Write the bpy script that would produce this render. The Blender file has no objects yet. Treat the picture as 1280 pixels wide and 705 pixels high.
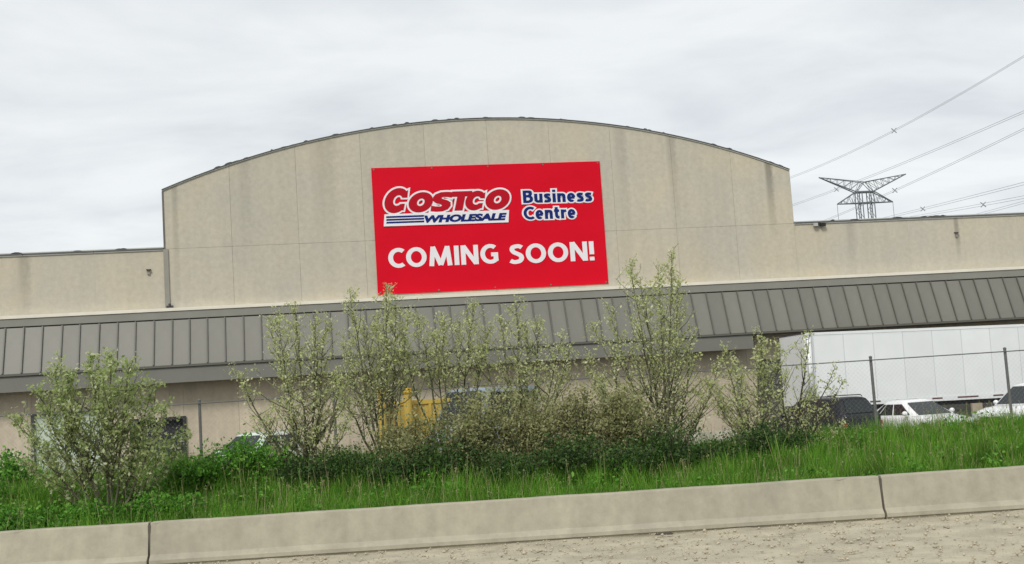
import bpy, math, random
import numpy as np
from mathutils import Vector, Matrix
R = math.radians
SC = bpy.context.scene
COL = SC.collection
rng = random.Random(7)

# ------------------------------------------------------------------ camera
cam = bpy.data.cameras.new('camera')
cam.sensor_fit = 'HORIZONTAL'; cam.sensor_width = 36.0
cam.lens = 36.0 * 1500 / 1280
cam.clip_start = 0.1; cam.clip_end = 6000
camo = bpy.data.objects.new('camera', cam); COL.objects.link(camo)
PITCH, ROLL, CAMZ = R(5.584), R(-3.685), 2.35
fw = Vector((0, math.cos(PITCH), math.sin(PITCH)))
rt = Vector((1, 0, 0)); up = rt.cross(fw)
r2 = rt * math.cos(ROLL) + up * math.sin(ROLL)
u2 = up * math.cos(ROLL) - rt * math.sin(ROLL)
mw = Matrix.Identity(4)
for i in range(3):
    mw[i][0] = r2[i]; mw[i][1] = u2[i]; mw[i][2] = -fw[i]
mw[2][3] = CAMZ
camo.matrix_world = mw
SC.camera = camo

# ------------------------------------------------------------------ sky and sun
SUN_EL, SUN_AZ = R(42), R(200)          # azimuth: clockwise from +Y, behind the camera
world = bpy.data.worlds.new('World'); SC.world = world; world.use_nodes = True
nt = world.node_tree; nt.nodes.clear()
def wn(t, **k):
    n = nt.nodes.new(t)
    for a, b in k.items(): setattr(n, a, b)
    return n
out = wn('ShaderNodeOutputWorld')
sky = wn('ShaderNodeTexSky', sky_type='NISHITA', sun_disc=False, sun_elevation=SUN_EL, sun_rotation=SUN_AZ)
bg_sky = wn('ShaderNodeBackground'); bg_sky.inputs[1].default_value = 0.1
nt.links.new(sky.outputs[0], bg_sky.inputs[0])
tc = wn('ShaderNodeTexCoord')
sep = wn('ShaderNodeSeparateXYZ'); nt.links.new(tc.outputs['Generated'], sep.inputs[0])
zz = wn('ShaderNodeMath', operation='MAXIMUM'); nt.links.new(sep.outputs[2], zz.inputs[0]); zz.inputs[1].default_value = 0.0
za = wn('ShaderNodeMath', operation='ADD'); nt.links.new(zz.outputs[0], za.inputs[0]); za.inputs[1].default_value = 0.16
dx = wn('ShaderNodeMath', operation='DIVIDE'); nt.links.new(sep.outputs[0], dx.inputs[0]); nt.links.new(za.outputs[0], dx.inputs[1])
dy = wn('ShaderNodeMath', operation='DIVIDE'); nt.links.new(sep.outputs[1], dy.inputs[0]); nt.links.new(za.outputs[0], dy.inputs[1])
cmb = wn('ShaderNodeCombineXYZ'); nt.links.new(dx.outputs[0], cmb.inputs[0]); nt.links.new(dy.outputs[0], cmb.inputs[1])
mp = wn('ShaderNodeMapping'); mp.inputs['Rotation'].default_value = (0, 0, R(-28)); mp.inputs['Scale'].default_value = (1.0, 1.5, 1); mp.inputs['Location'].default_value = (0.6, 0.2, 0)
nt.links.new(cmb.outputs[0], mp.inputs[0])
n1 = wn('ShaderNodeTexNoise'); n1.inputs['Scale'].default_value = 1.5; n1.inputs['Detail'].default_value = 9; n1.inputs['Roughness'].default_value = 0.55; n1.inputs['Distortion'].default_value = 0.35
nt.links.new(mp.outputs[0], n1.inputs['Vector'])
rmp = wn('ShaderNodeValToRGB'); nt.links.new(n1.outputs[0], rmp.inputs[0])
rmp.color_ramp.elements[0].position = 0.36; rmp.color_ramp.elements[0].color = (0.52, 0.535, 0.55, 1)
rmp.color_ramp.elements[1].position = 0.62; rmp.color_ramp.elements[1].color = (0.655, 0.668, 0.666, 1)
e = rmp.color_ramp.elements.new(0.48); e.color = (0.585, 0.603, 0.61, 1)
bg_c = wn('ShaderNodeBackground'); bg_c.inputs[1].default_value = 1.0
nt.links.new(rmp.outputs[0], bg_c.inputs[0])
mixw = wn('ShaderNodeMixShader'); mixw.inputs[0].default_value = 0.9
nt.links.new(bg_sky.outputs[0], mixw.inputs[1]); nt.links.new(bg_c.outputs[0], mixw.inputs[2])
nt.links.new(mixw.outputs[0], out.inputs[0])

sl = bpy.data.lights.new('sun', 'SUN'); sl.energy = 1.5; sl.angle = R(14); sl.color = (1.0, 0.96, 0.9)
so = bpy.data.objects.new('sun', sl); COL.objects.link(so)
sd = Vector((math.sin(SUN_AZ) * math.cos(SUN_EL), math.cos(SUN_AZ) * math.cos(SUN_EL), math.sin(SUN_EL)))
so.rotation_euler = (-sd).to_track_quat('-Z', 'Y').to_euler()
so.location = sd * 60

vs = SC.view_settings
vs.view_transform = 'Standard'; vs.look = 'None'; vs.exposure = 0.5; vs.gamma = 1.0; vs.use_curve_mapping = False
SC.cycles.max_bounces = 6; SC.cycles.transparent_max_bounces = 8

# ------------------------------------------------------------------ materials
MATS = {}
def nodes_of(name):
    m = bpy.data.materials.new(name); m.use_nodes = True
    t = m.node_tree
    return m, t, t.nodes['Principled BSDF']
def add(t, typ, **k):
    n = t.nodes.new(typ)
    for a, b in k.items(): setattr(n, a, b)
    return n
def mat(name, col, rough=0.6, var=0.15, scale=3.0, metal=0.0, bump=0.0, bscale=40.0, per_obj=0.0, spec=0.5, stretch=(1, 1, 1), coat=0.0):
    """Base colour varied by two octaves of noise in object space, optional relief and per-piece tint."""
    m, t, b = nodes_of(name)
    L = t.links.new
    c = add(t, 'ShaderNodeTexCoord')
    mpn = add(t, 'ShaderNodeMapping'); mpn.inputs['Scale'].default_value = stretch
    oi = add(t, 'ShaderNodeObjectInfo')
    L(c.outputs['Object'], mpn.inputs[0])
    n = add(t, 'ShaderNodeTexNoise'); n.inputs['Scale'].default_value = scale; n.inputs['Detail'].default_value = 6; n.inputs['Roughness'].default_value = 0.6
    L(mpn.outputs[0], n.inputs['Vector'])
    mr = add(t, 'ShaderNodeMapRange'); mr.inputs[1].default_value = 0.25; mr.inputs[2].default_value = 0.75
    mr.inputs[3].default_value = 1 - var; mr.inputs[4].default_value = 1 + var
    L(n.outputs[0], mr.inputs[0])
    last = mr.outputs[0]
    if per_obj:
        mo = add(t, 'ShaderNodeMapRange'); mo.inputs[3].default_value = 1 - per_obj; mo.inputs[4].default_value = 1 + per_obj
        L(oi.outputs['Random'], mo.inputs[0])
        mm = add(t, 'ShaderNodeMath', operation='MULTIPLY'); L(last, mm.inputs[0]); L(mo.outputs[0], mm.inputs[1]); last = mm.outputs[0]
    vm = add(t, 'ShaderNodeVectorMath', operation='SCALE'); vm.inputs[0].default_value = col
    L(last, vm.inputs['Scale']); L(vm.outputs[0], b.inputs['Base Color'])
    b.inputs['Roughness'].default_value = rough; b.inputs['Metallic'].default_value = metal
    b.inputs['Specular IOR Level'].default_value = spec
    if coat: b.inputs['Coat Weight'].default_value = coat; b.inputs['Coat Roughness'].default_value = 0.06
    if bump:
        n2 = add(t, 'ShaderNodeTexNoise'); n2.inputs['Scale'].default_value = bscale; n2.inputs['Detail'].default_value = 4
        L(c.outputs['Object'], n2.inputs['Vector'])
        bp = add(t, 'ShaderNodeBump'); bp.inputs['Strength'].default_value = bump; bp.inputs['Distance'].default_value = 0.02
        L(n2.outputs[0], bp.inputs['Height']); L(bp.outputs[0], b.inputs['Normal'])
    MATS[name] = m
    return m

def concrete(name, col, col2, streak=0.22, blotch=0.25, stains=(), per_obj=0.05, warm=None):
    """Weathered precast: blotches between two tints, vertical run-off streaks, fine grain, and stains of given shape (building space)."""
    m, t, b = nodes_of(name); L = t.links.new
    c = add(t, 'ShaderNodeTexCoord'); oi = add(t, 'ShaderNodeObjectInfo')
    g = c.outputs['Object']
    nb = add(t, 'ShaderNodeTexNoise'); nb.inputs['Scale'].default_value = 0.42; nb.inputs['Detail'].default_value = 8; nb.inputs['Roughness'].default_value = 0.62
    L(g, nb.inputs['Vector'])
    mr = add(t, 'ShaderNodeMapRange'); mr.inputs[1].default_value = 0.35; mr.inputs[2].default_value = 0.65; L(nb.outputs[0], mr.inputs[0])
    mx = add(t, 'ShaderNodeMix', data_type='RGBA'); L(mr.outputs[0], mx.inputs[0]); mx.inputs[6].default_value = (*col, 1); mx.inputs[7].default_value = (*col2, 1)
    base_out = mx.outputs[2]
    if warm:                                    # broad yellowed patches
        nw = add(t, 'ShaderNodeTexNoise'); nw.inputs['Scale'].default_value = 0.30; nw.inputs['Detail'].default_value = 3; nw.inputs['Distortion'].default_value = 0.6
        mw_ = add(t, 'ShaderNodeMapping'); mw_.inputs['Location'].default_value = (4.3, 7.1, 2.2); L(g, mw_.inputs[0]); L(mw_.outputs[0], nw.inputs['Vector'])
        rw = add(t, 'ShaderNodeMapRange'); rw.inputs[1].default_value = 0.48; rw.inputs[2].default_value = 0.66; rw.inputs[4].default_value = 0.65; L(nw.outputs[0], rw.inputs[0])
        mx2 = add(t, 'ShaderNodeMix', data_type='RGBA'); L(rw.outputs[0], mx2.inputs[0]); L(mx.outputs[2], mx2.inputs[6]); mx2.inputs[7].default_value = (*warm, 1); base_out = mx2.outputs[2]
    ms = add(t, 'ShaderNodeMapping'); ms.inputs['Scale'].default_value = (2.6, 2.6, 0.16); L(g, ms.inputs[0])
    ns = add(t, 'ShaderNodeTexNoise'); ns.inputs['Scale'].default_value = 1.0; ns.inputs['Detail'].default_value = 5; L(ms.outputs[0], ns.inputs['Vector'])
    r1 = add(t, 'ShaderNodeMapRange'); r1.inputs[1].default_value = 0.3; r1.inputs[2].default_value = 0.7; r1.inputs[3].default_value = 1 - streak; r1.inputs[4].default_value = 1 + streak * 0.5; L(ns.outputs[0], r1.inputs[0])
    nf = add(t, 'ShaderNodeTexNoise'); nf.inputs['Scale'].default_value = 5.0; nf.inputs['Detail'].default_value = 8; nf.inputs['Roughness'].default_value = 0.7; L(g, nf.inputs['Vector'])
    r2_ = add(t, 'ShaderNodeMapRange'); r2_.inputs[1].default_value = 0.25; r2_.inputs[2].default_value = 0.75; r2_.inputs[3].default_value = 1 - blotch * 0.6; r2_.inputs[4].default_value = 1 + blotch * 0.5; L(nf.outputs[0], r2_.inputs[0])
    mo = add(t, 'ShaderNodeMapRange'); mo.inputs[3].default_value = 1 - per_obj; mo.inputs[4].default_value = 1 + per_obj; L(oi.outputs['Random'], mo.inputs[0])
    m1 = add(t, 'ShaderNodeMath', operation='MULTIPLY'); L(r1.outputs[0], m1.inputs[0]); L(r2_.outputs[0], m1.inputs[1])
    m2 = add(t, 'ShaderNodeMath', operation='MULTIPLY'); L(m1.outputs[0], m2.inputs[0]); L(mo.outputs[0], m2.inputs[1])
    last = m2.outputs[0]
    sp = add(t, 'ShaderNodeSeparateXYZ'); L(g, sp.inputs[0])
    for (sx, hw, z0, z1, k) in stains:          # run-off stain: width hw about sx, from z1 down to z0
        wob = add(t, 'ShaderNodeMath', operation='MULTIPLY_ADD'); L(nf.outputs[0], wob.inputs[0]); wob.inputs[1].default_value = hw * 1.2; wob.inputs[2].default_value = -sx - hw * 0.6
        a = add(t, 'ShaderNodeMath', operation='ADD'); L(sp.outputs[0], a.inputs[0]); L(wob.outputs[0], a.inputs[1])
        ab = add(t, 'ShaderNodeMath', operation='ABSOLUTE'); L(a.outputs[0], ab.inputs[0])
        w = add(t, 'ShaderNodeMapRange'); w.inputs[1].default_value = hw * 0.5; w.inputs[2].default_value = hw * 1.3; w.inputs[3].default_value = 1; w.inputs[4].default_value = 0; L(ab.outputs[0], w.inputs[0])
        zf = add(t, 'ShaderNodeMapRange'); zf.inputs[1].default_value = z0; zf.inputs[2].default_value = z1; zf.inputs[3].default_value = 0; zf.inputs[4].default_value = k; L(sp.outputs[2], zf.inputs[0])
        pr = add(t, 'ShaderNodeMath', operation='MULTIPLY'); L(w.outputs[0], pr.inputs[0]); L(zf.outputs[0], pr.inputs[1])
        iv = add(t, 'ShaderNodeMath', operation='SUBTRACT'); iv.inputs[0].default_value = 1.0; L(pr.outputs[0], iv.inputs[1])
        mm = add(t, 'ShaderNodeMath', operation='MULTIPLY'); L(last, mm.inputs[0]); L(iv.outputs[0], mm.inputs[1]); last = mm.outputs[0]
    vm = add(t, 'ShaderNodeVectorMath', operation='SCALE'); L(base_out, vm.inputs[0]); L(last, vm.inputs['Scale'])
    L(vm.outputs[0], b.inputs['Base Color']); b.inputs['Roughness'].default_value = 0.88; b.inputs['Specular IOR Level'].default_value = 0.25
    bp = add(t, 'ShaderNodeBump'); bp.inputs['Strength'].default_value = 0.35; bp.inputs['Distance'].default_value = 0.02; L(nf.outputs[0], bp.inputs['Height']); L(bp.outputs[0], b.inputs['Normal'])
    MATS[name] = m; return m

def leafmat(name, cols, trans=0.35, rough=0.6, patch=0.0):
    """Leaf colour picked per leaf, part of the light let through."""
    m, t, b = nodes_of(name); L = t.links.new
    gi = add(t, 'ShaderNodeNewGeometry')
    rp = add(t, 'ShaderNodeValToRGB'); L(gi.outputs['Random Per Island'], rp.inputs[0])
    el = rp.color_ramp.elements
    while len(el) > 1: el.remove(el[-1])
    el[0].position = 0; el[0].color = (*cols[0], 1)
    for i, cc in enumerate(cols[1:], 1):
        q = el.new(i / (len(cols) - 1)); q.color = (*cc, 1)
    if patch:                                   # drifts of lusher and yellower growth
        c = add(t, 'ShaderNodeTexCoord'); nz = add(t, 'ShaderNodeTexNoise'); nz.inputs['Scale'].default_value = 1.1; nz.inputs['Detail'].default_value = 5; L(c.outputs['Object'], nz.inputs['Vector'])
        mr = add(t, 'ShaderNodeMapRange'); mr.inputs[1].default_value = 0.32; mr.inputs[2].default_value = 0.68; mr.inputs[3].default_value = 1 - patch; mr.inputs[4].default_value = 1 + patch; L(nz.outputs[0], mr.inputs[0])
        vm = add(t, 'ShaderNodeVectorMath', operation='SCALE'); L(rp.outputs[0], vm.inputs[0]); L(mr.outputs[0], vm.inputs['Scale'])
        class _o: outputs = vm.outputs
        rp = _o
    L(rp.outputs[0], b.inputs['Base Color']); b.inputs['Roughness'].default_value = rough; b.inputs['Specular IOR Level'].default_value = 0.25
    tr = add(t, 'ShaderNodeBsdfTranslucent'); L(rp.outputs[0], tr.inputs[0])
    mx = add(t, 'ShaderNodeMixShader'); mx.inputs[0].default_value = trans
    L(b.outputs[0], mx.inputs[1]); L(tr.outputs[0], mx.inputs[2])
    L(mx.outputs[0], t.nodes['Material Output'].inputs[0])
    MATS[name] = m; return m

STAINS = [(12.62, 0.17, 8.6, 12.6, 0.55), (-13.0, 0.12, 6.0, 11.9, 0.22), (8.2, 0.22, 9.0, 13.6, 0.22), (-6.9, 0.5, 7.0, 13.9, 0.13), (16.25, 0.2, 6.5, 9.4, 0.18), (-18.9, 0.22, 6.5, 9.4, 0.25), (21.4, 0.12, 7.2, 8.6, 0.35), (-10.2, 0.25, 8.0, 13.0, 0.12), (5.9, 0.3, 7.0, 13.9, 0.12)]
concrete('wall_concrete', (0.52, 0.478, 0.385), (0.48, 0.452, 0.378), streak=0.05, blotch=0.2, per_obj=0.02, warm=(0.55, 0.49, 0.365), stains=STAINS)
concrete('lower_wall', (0.57, 0.495, 0.375), (0.52, 0.455, 0.345), streak=0.12)
concrete('barrier_concrete', (0.40, 0.37, 0.285), (0.36, 0.338, 0.265), streak=0.12, blotch=0.26)
concrete('block_concrete', (0.50, 0.46, 0.38), (0.44, 0.41, 0.34))
mat('ledge_paint', (0.74, 0.70, 0.59), 0.6, 0.08, 2)
mat('joint_dark', (0.10, 0.09, 0.075), 0.9)
mat('joint_sealant', (0.46, 0.425, 0.345), 0.9)
mat('fascia_grey', (0.175, 0.172, 0.15), 0.6, 0.07, 1.2, per_obj=0.03)
mat('awning_metal', (0.172, 0.168, 0.142), 0.5, 0.10, 1.5, metal=0.0, per_obj=0.07, stretch=(1, 1, .4))
mat('seam_metal', (0.105, 0.104, 0.087), 0.5, 0.06, 2)
mat('ledge_grey', (0.235, 0.23, 0.20), 0.6, 0.08, 1.2)
mat('soffit', (0.17, 0.165, 0.15), 0.7, 0.1, 2)
mat('coping_dark', (0.11, 0.11, 0.108), 0.6, 0.35, 1.3)
mat('coping_pale', (0.52, 0.53, 0.50), 0.5, 0.15, 1.5)
mat('felt', (0.05, 0.052, 0.055), 0.9, 0.3, 4)
mat('roof_gravel', (0.25, 0.24, 0.22), 0.9, 0.2, 3)
mat('fitting_grey', (0.27, 0.26, 0.225), 0.6, 0.1, 2)
mat('black', (0.02, 0.02, 0.02), 0.5, 0.2, 4)
mat('inside_shade', (0.025, 0.027, 0.03), 0.9, 0.2, 2)  # near-black paint standing in for the unlit inside of the dock
mat('door_pale', (0.52, 0.60, 0.50), 0.5, 0.06, 2)
mat('dock_shade', (0.075, 0.075, 0.07), 0.7, 0.1, 2)  # dark tone standing in for shade behind the trailer
mat('frame_dark', (0.05, 0.05, 0.05), 0.6)
mat('banner_red', (0.66, 0.0025, 0.018), 0.6, 0.05, 0.35, bump=0.05, bscale=0.9, spec=0.12)
mat('print_white', (0.80, 0.78, 0.80), 0.6, 0.05, 0.8, spec=0.2)
mat('print_red', (0.46, 0.006, 0.018), 0.6, 0.06, 0.8, spec=0.12)
mat('print_blue', (0.008, 0.022, 0.15), 0.6, 0.08, 0.8, spec=0.12)
mat('trailer_white', (0.73, 0.755, 0.75), 0.4, 0.05, 0.9, per_obj=0.03)
mat('trailer_seam', (0.56, 0.58, 0.59), 0.4, 0.05, 2)
mat('trailer_frame', (0.30, 0.31, 0.31), 0.45, 0.15, 2)
mat('dark_steel', (0.045, 0.045, 0.047), 0.6, 0.2, 3)
mat('tape_dark', (0.10, 0.035, 0.03), 0.5)
mat('tyre', (0.022, 0.022, 0.023), 0.85)
mat('rim', (0.45, 0.46, 0.47), 0.3, 0.05, 3, metal=0.8)
mat('car_white', (0.80, 0.81, 0.81), 0.28, 0.03, 1, coat=0.6)
mat('car_dark', (0.012, 0.013, 0.016), 0.35, 0.1, 1, spec=0.3)
mat('car_pale', (0.60, 0.68, 0.62), 0.28, 0.04, 1, coat=0.6)
mat('van_blue', (0.22, 0.28, 0.32), 0.35, 0.06, 1, coat=0.4)
mat('glass', (0.020, 0.026, 0.028), 0.15, 0.05, 1, spec=0.3)
mat('lamp_glass', (0.55, 0.57, 0.6), 0.1, 0.05, 1)
mat('lamp_red', (0.30, 0.015, 0.012), 0.2, 0.05, 1)
mat('yellow_paint', (0.66, 0.42, 0.02), 0.6, 0.2, 2)
mat('ochre_paint', (0.45, 0.31, 0.045), 0.6, 0.2, 1.5)
mat('galvanised', (0.15, 0.15, 0.145), 0.5, 0.15, 4, metal=0.3)
mat('wire_mesh', (0.25, 0.25, 0.24), 0.6, 0.1, 3)
mat('pylon_steel_haze', (0.15, 0.165, 0.185), 0.6, 0.1, 0.3)  # steel colour lightened to stand in for distance haze
mat('cable', (0.30, 0.31, 0.34), 0.6, 0.05, 0.2)
mat('asphalt', (0.055, 0.054, 0.052), 0.9, 0.2, 0.8, bump=0.3, bscale=60)
mat('worn_asphalt', (0.13, 0.125, 0.115), 0.9, 0.2, 0.5, bump=0.3, bscale=60)
mat('lane_paint', (0.70, 0.68, 0.60), 0.7, 0.1, 3)
mat('field', (0.07, 0.10, 0.03), 0.95, 0.3, 0.05)
mat('soil', (0.045, 0.05, 0.02), 0.95, 0.35, 1.2, bump=0.6, bscale=6)
mat('gravel', (0.415, 0.375, 0.275), 0.95, 0.30, 1.4, bump=1.0, bscale=22)
mat('pebble', (0.43, 0.38, 0.28), 0.9, 0.38, 3.0)
mat('debris', (0.06, 0.05, 0.04), 0.8, 0.2, 3)
mat('bark', (0.060, 0.050, 0.036), 0.9, 0.3, 8, bump=0.5, bscale=30)
mat('bark_green', (0.12, 0.115, 0.07), 0.9, 0.3, 8)
leafmat('leaf_pale', [(0.40, 0.46, 0.15), (0.63, 0.67, 0.33), (0.49, 0.55, 0.21), (0.76, 0.77, 0.54), (0.34, 0.40, 0.12), (0.72, 0.74, 0.48)], 0.45)
leafmat('leaf_blossom', [(0.32, 0.42, 0.13), (0.58, 0.64, 0.34), (0.27, 0.37, 0.10), (0.72, 0.74, 0.50), (0.40, 0.49, 0.17), (0.22, 0.31, 0.08), (0.54, 0.62, 0.29)], 0.5)
leafmat('leaf_olive', [(0.24, 0.25, 0.10), (0.37, 0.37, 0.18), (0.17, 0.20, 0.06), (0.45, 0.44, 0.24), (0.29, 0.30, 0.13)])
leafmat('leaf_dark', [(0.030, 0.075, 0.016), (0.06, 0.13, 0.026), (0.02, 0.05, 0.013), (0.09, 0.17, 0.04), (0.045, 0.10, 0.02)], 0.25)
leafmat('leaf_bright', [(0.06, 0.21, 0.018), (0.12, 0.32, 0.032), (0.04, 0.14, 0.014), (0.20, 0.40, 0.06), (0.08, 0.25, 0.022)], 0.3)
leafmat('grass_blade', [(0.055, 0.18, 0.012), (0.11, 0.29, 0.02), (0.035, 0.12, 0.010), (0.18, 0.36, 0.035), (0.07, 0.22, 0.016), (0.25, 0.38, 0.06), (0.085, 0.25, 0.018)], 0.35, patch=0.45)

# ------------------------------------------------------------------ helpers
class MB:
    """Collects simple solids; build() links them as one mesh object."""
    def __init__(s): s.v = []; s.f = []
    def addv(s, vs, fs):
        o = len(s.v); s.v += [tuple(p) for p in vs]; s.f += [tuple(i + o for i in f) for f in fs]; return s
    def box(s, x0, x1, y0, y1, z0, z1):
        return s.addv([(x0, y0, z0), (x1, y0, z0), (x1, y1, z0), (x0, y1, z0), (x0, y0, z1), (x1, y0, z1), (x1, y1, z1), (x0, y1, z1)],
                      [(0, 3, 2, 1), (4, 5, 6, 7), (0, 1, 5, 4), (1, 2, 6, 5), (2, 3, 7, 6), (3, 0, 4, 7)])
    def hexa(s, b, t):      # two quads, bottom and top, same winding (counter-clockwise seen from above)
        return s.addv(list(b) + list(t), [(0, 3, 2, 1), (4, 5, 6, 7), (0, 1, 5, 4), (1, 2, 6, 5), (2, 3, 7, 6), (3, 0, 4, 7)])
    def prism(s, poly, a, b, ax='y'):   # polygon in the other two axes, extruded from a to b
        n = len(poly)
        def P(p, t):
            return (p[0], t, p[1]) if ax == 'y' else ((t, p[0], p[1]) if ax == 'x' else (p[0], p[1], t))
        vs = [P(p, a) for p in poly] + [P(p, b) for p in poly]
        fs = [tuple(range(n)), tuple(range(2 * n - 1, n - 1, -1))] + [(i, i + n, (i + 1) % n + n, (i + 1) % n) for i in range(n)]
        return s.addv(vs, fs)
    def tube(s, pts, rad, n=6, cap=True):
        pts = [Vector(p) for p in pts]; k = len(pts)
        if not hasattr(rad, '__len__'): rad = [rad] * k
        vs = []; pu = None
        for i, p in enumerate(pts):
            d = (pts[min(i + 1, k - 1)] - pts[max(i - 1, 0)]).normalized()
            a = Vector((0, 0, 1)) if abs(d.z) < 0.9 else Vector((1, 0, 0))
            if pu is not None: a = pu
            u = (a - d * a.dot(d)).normalized(); pu = u; w = d.cross(u)
            for j in range(n):
                t = 2 * math.pi * j / n
                vs.append(p + (u * math.cos(t) + w * math.sin(t)) * rad[i])
        fs = [(i * n + j, i * n + (j + 1) % n, (i + 1) * n + (j + 1) % n, (i + 1) * n + j) for i in range(k - 1) for j in range(n)]
        if cap: fs += [tuple(range(n - 1, -1, -1)), tuple((k - 1) * n + j for j in range(n))]
        return s.addv(vs, fs)
    def lathe(s, prof, c=(0, 0, 0), n=14, ax='z'):   # (radius, height) profile
        vs = []
        for (r_, h) in prof:
            for j in range(n):
                t = 2 * math.pi * j / n; a, b = r_ * math.cos(t), r_ * math.sin(t)
                vs.append((c[0] + a, c[1] + b, c[2] + h) if ax == 'z' else (c[0] + a, c[1] + h, c[2] + b))
        k = len(prof)
        fs = [(i * n + j, i * n + (j + 1) % n, (i + 1) * n + (j + 1) % n, (i + 1) * n + j) for i in range(k - 1) for j in range(n)]
        fs += [tuple(range(n - 1, -1, -1)), tuple((k - 1) * n + j for j in range(n))]
        return s.addv(vs, fs)
    def build(s, name, m, parent=None, smooth=False):
        me = bpy.data.meshes.new(name); me.from_pydata(s.v, [], s.f); me.update()
        import bmesh
        bm = bmesh.new(); bm.from_mesh(me); bmesh.ops.recalc_face_normals(bm, faces=bm.faces); bm.to_mesh(me); bm.free()
        if smooth: me.polygons.foreach_set('use_smooth', [True] * len(me.polygons))
        me.materials.append(MATS[m])
        o = bpy.data.objects.new(name, me); COL.objects.link(o)
        if parent is not None: o.parent = parent
        return o
def np_mesh(name, verts, faces, m, parent=None):
    """verts (N,3) array, faces (M,k) array with one face size."""
    me = bpy.data.meshes.new(name)
    verts = np.asarray(verts, np.float32); faces = np.asarray(faces, np.int32); k = faces.shape[1]
    me.vertices.add(len(verts)); me.vertices.foreach_set('co', verts.ravel())
    me.loops.add(faces.size); me.loops.foreach_set('vertex_index', faces.ravel())
    me.polygons.add(len(faces)); me.polygons.foreach_set('loop_start', np.arange(0, faces.size, k, dtype=np.int32))
    me.update(calc_edges=True); me.validate()
    me.materials.append(MATS[m])
    o = bpy.data.objects.new(name, me); COL.objects.link(o)
    if parent is not None: o.parent = parent
    return o
def empty(name, loc=(0, 0, 0), rz=0.0):
    o = bpy.data.objects.new(name, None); COL.objects.link(o); o.location = loc; o.rotation_euler = (0, 0, rz); o.empty_display_size = 0.3
    return o
def tag(o, label=None, cat=None, group=None, kind=None):
    if label: o['label'] = label
    if cat: o['category'] = cat
    if group: o['group'] = group
    if kind: o['kind'] = kind
    return o

# ------------------------------------------------------------------ ground
def hgt(x, y):
    """Height of the grass verge."""
    x = np.asarray(x, float); y = np.asarray(y, float)
    t = np.clip((y - 20.35) / 5.5, 0, 1); t = t * t * (3 - 2 * t)
    left = np.clip((3.0 - x) / 9.0, 0, 1)
    back = np.clip((31.5 - y) / 2.0, 0, 1)
    right = np.clip((x - 5.0) / 3.0, 0, 1)
    base = 0.36 + (0.38 + 0.30 * left + 0.12 * right) * t
    base = base + 0.05 * np.sin(x * 1.7 + y) + 0.04 * np.sin(x * 0.6 - y * 1.3)
    return base * back - 0.02
tag(MB().addv([(-2500, -300, -0.02), (2500, -300, -0.02), (2500, 4000, -0.02), (-2500, 4000, -0.02)], [(0, 1, 2, 3)]).build('ground', 'field'), kind='structure')
tag(MB().addv([(-70, -4, -0.008), (70, -4, -0.008), (70, 11.2, -0.008), (-70, 11.2, -0.008)], [(0, 1, 2, 3)]).build('road', 'asphalt'), kind='structure')
for yy in (0.9, 10.6):
    tag(MB().addv([(-70, yy, -0.003), (70, yy, -0.003), (70, yy + 0.12, -0.003), (-70, yy + 0.12, -0.003)], [(0, 1, 2, 3)]).build('road_marking', 'lane_paint'), kind='structure')
tag(MB().addv([(-70, 31, -0.012), (90, 31, -0.012), (90, 75, -0.012), (-70, 75, -0.012)], [(0, 1, 2, 3)]).build('parking_lot', 'worn_asphalt'), kind='structure')
# gravel shoulder: gently uneven sheet
gx, gy = np.meshgrid(np.linspace(-24, 24, 193), np.linspace(11.0, 20.2, 45))
gz = 0.004 + 0.02 * np.sin(gx * 2.1 + gy * 1.3) * np.sin(gy * 1.7 - gx * .4) + np.random.RandomState(3).rand(*gx.shape) * 0.022 + 0.004
V = np.stack([gx, gy, gz], -1).reshape(-1, 3)
idx = np.arange(gx.size).reshape(gx.shape)
F = np.stack([idx[:-1, :-1], idx[:-1, 1:], idx[1:, 1:], idx[1:, :-1]], -1).reshape(-1, 4)
tag(np_mesh('gravel_shoulder', V, F, 'gravel'), kind='structure')
vx, vy = np.meshgrid(np.linspace(-30, 32, 125), np.linspace(20.2, 31.6, 39))
V = np.stack([vx, vy, hgt(vx, vy)], -1).reshape(-1, 3); idx = np.arange(vx.size).reshape(vx.shape)
F = np.stack([idx[:-1, :-1], idx[:-1, 1:], idx[1:, 1:], idx[1:, :-1]], -1).reshape(-1, 4)
tag(np_mesh('verge', V, F, 'soil'), kind='structure')

# ------------------------------------------------------------------ warehouse (local frame: x along the facade, y into the building)
AZ = R(9.811); X0 = 7.9
ex = Vector((math.cos(AZ), math.sin(AZ), 0)); ey = Vector((-math.sin(AZ), math.cos(AZ), 0))
BLOC = ex * X0 + ey * 50
def bw(x, y, z=0.0): return BLOC + ex * x + ey * y + Vector((0, 0, z))
B = empty('warehouse', BLOC, AZ)
tag(B, 'beige concrete warehouse with arched parapet and grey metal awning', 'building')
PW = 2.708; XL, XR = -13.49, 13.59
ZP, ZL, ZC = 9.32, 6.88, 11.74
ACX, ARAD = 0.05, 35.83; ACZ = 14.4 - ARAD
def arch(x): return ACZ + math.sqrt(ARAD * ARAD - (x - ACX) ** 2)
G = 0.003
nL, nR = 5, 7
XA, XB = XL - nL * PW, XR + nR * PW
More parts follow.
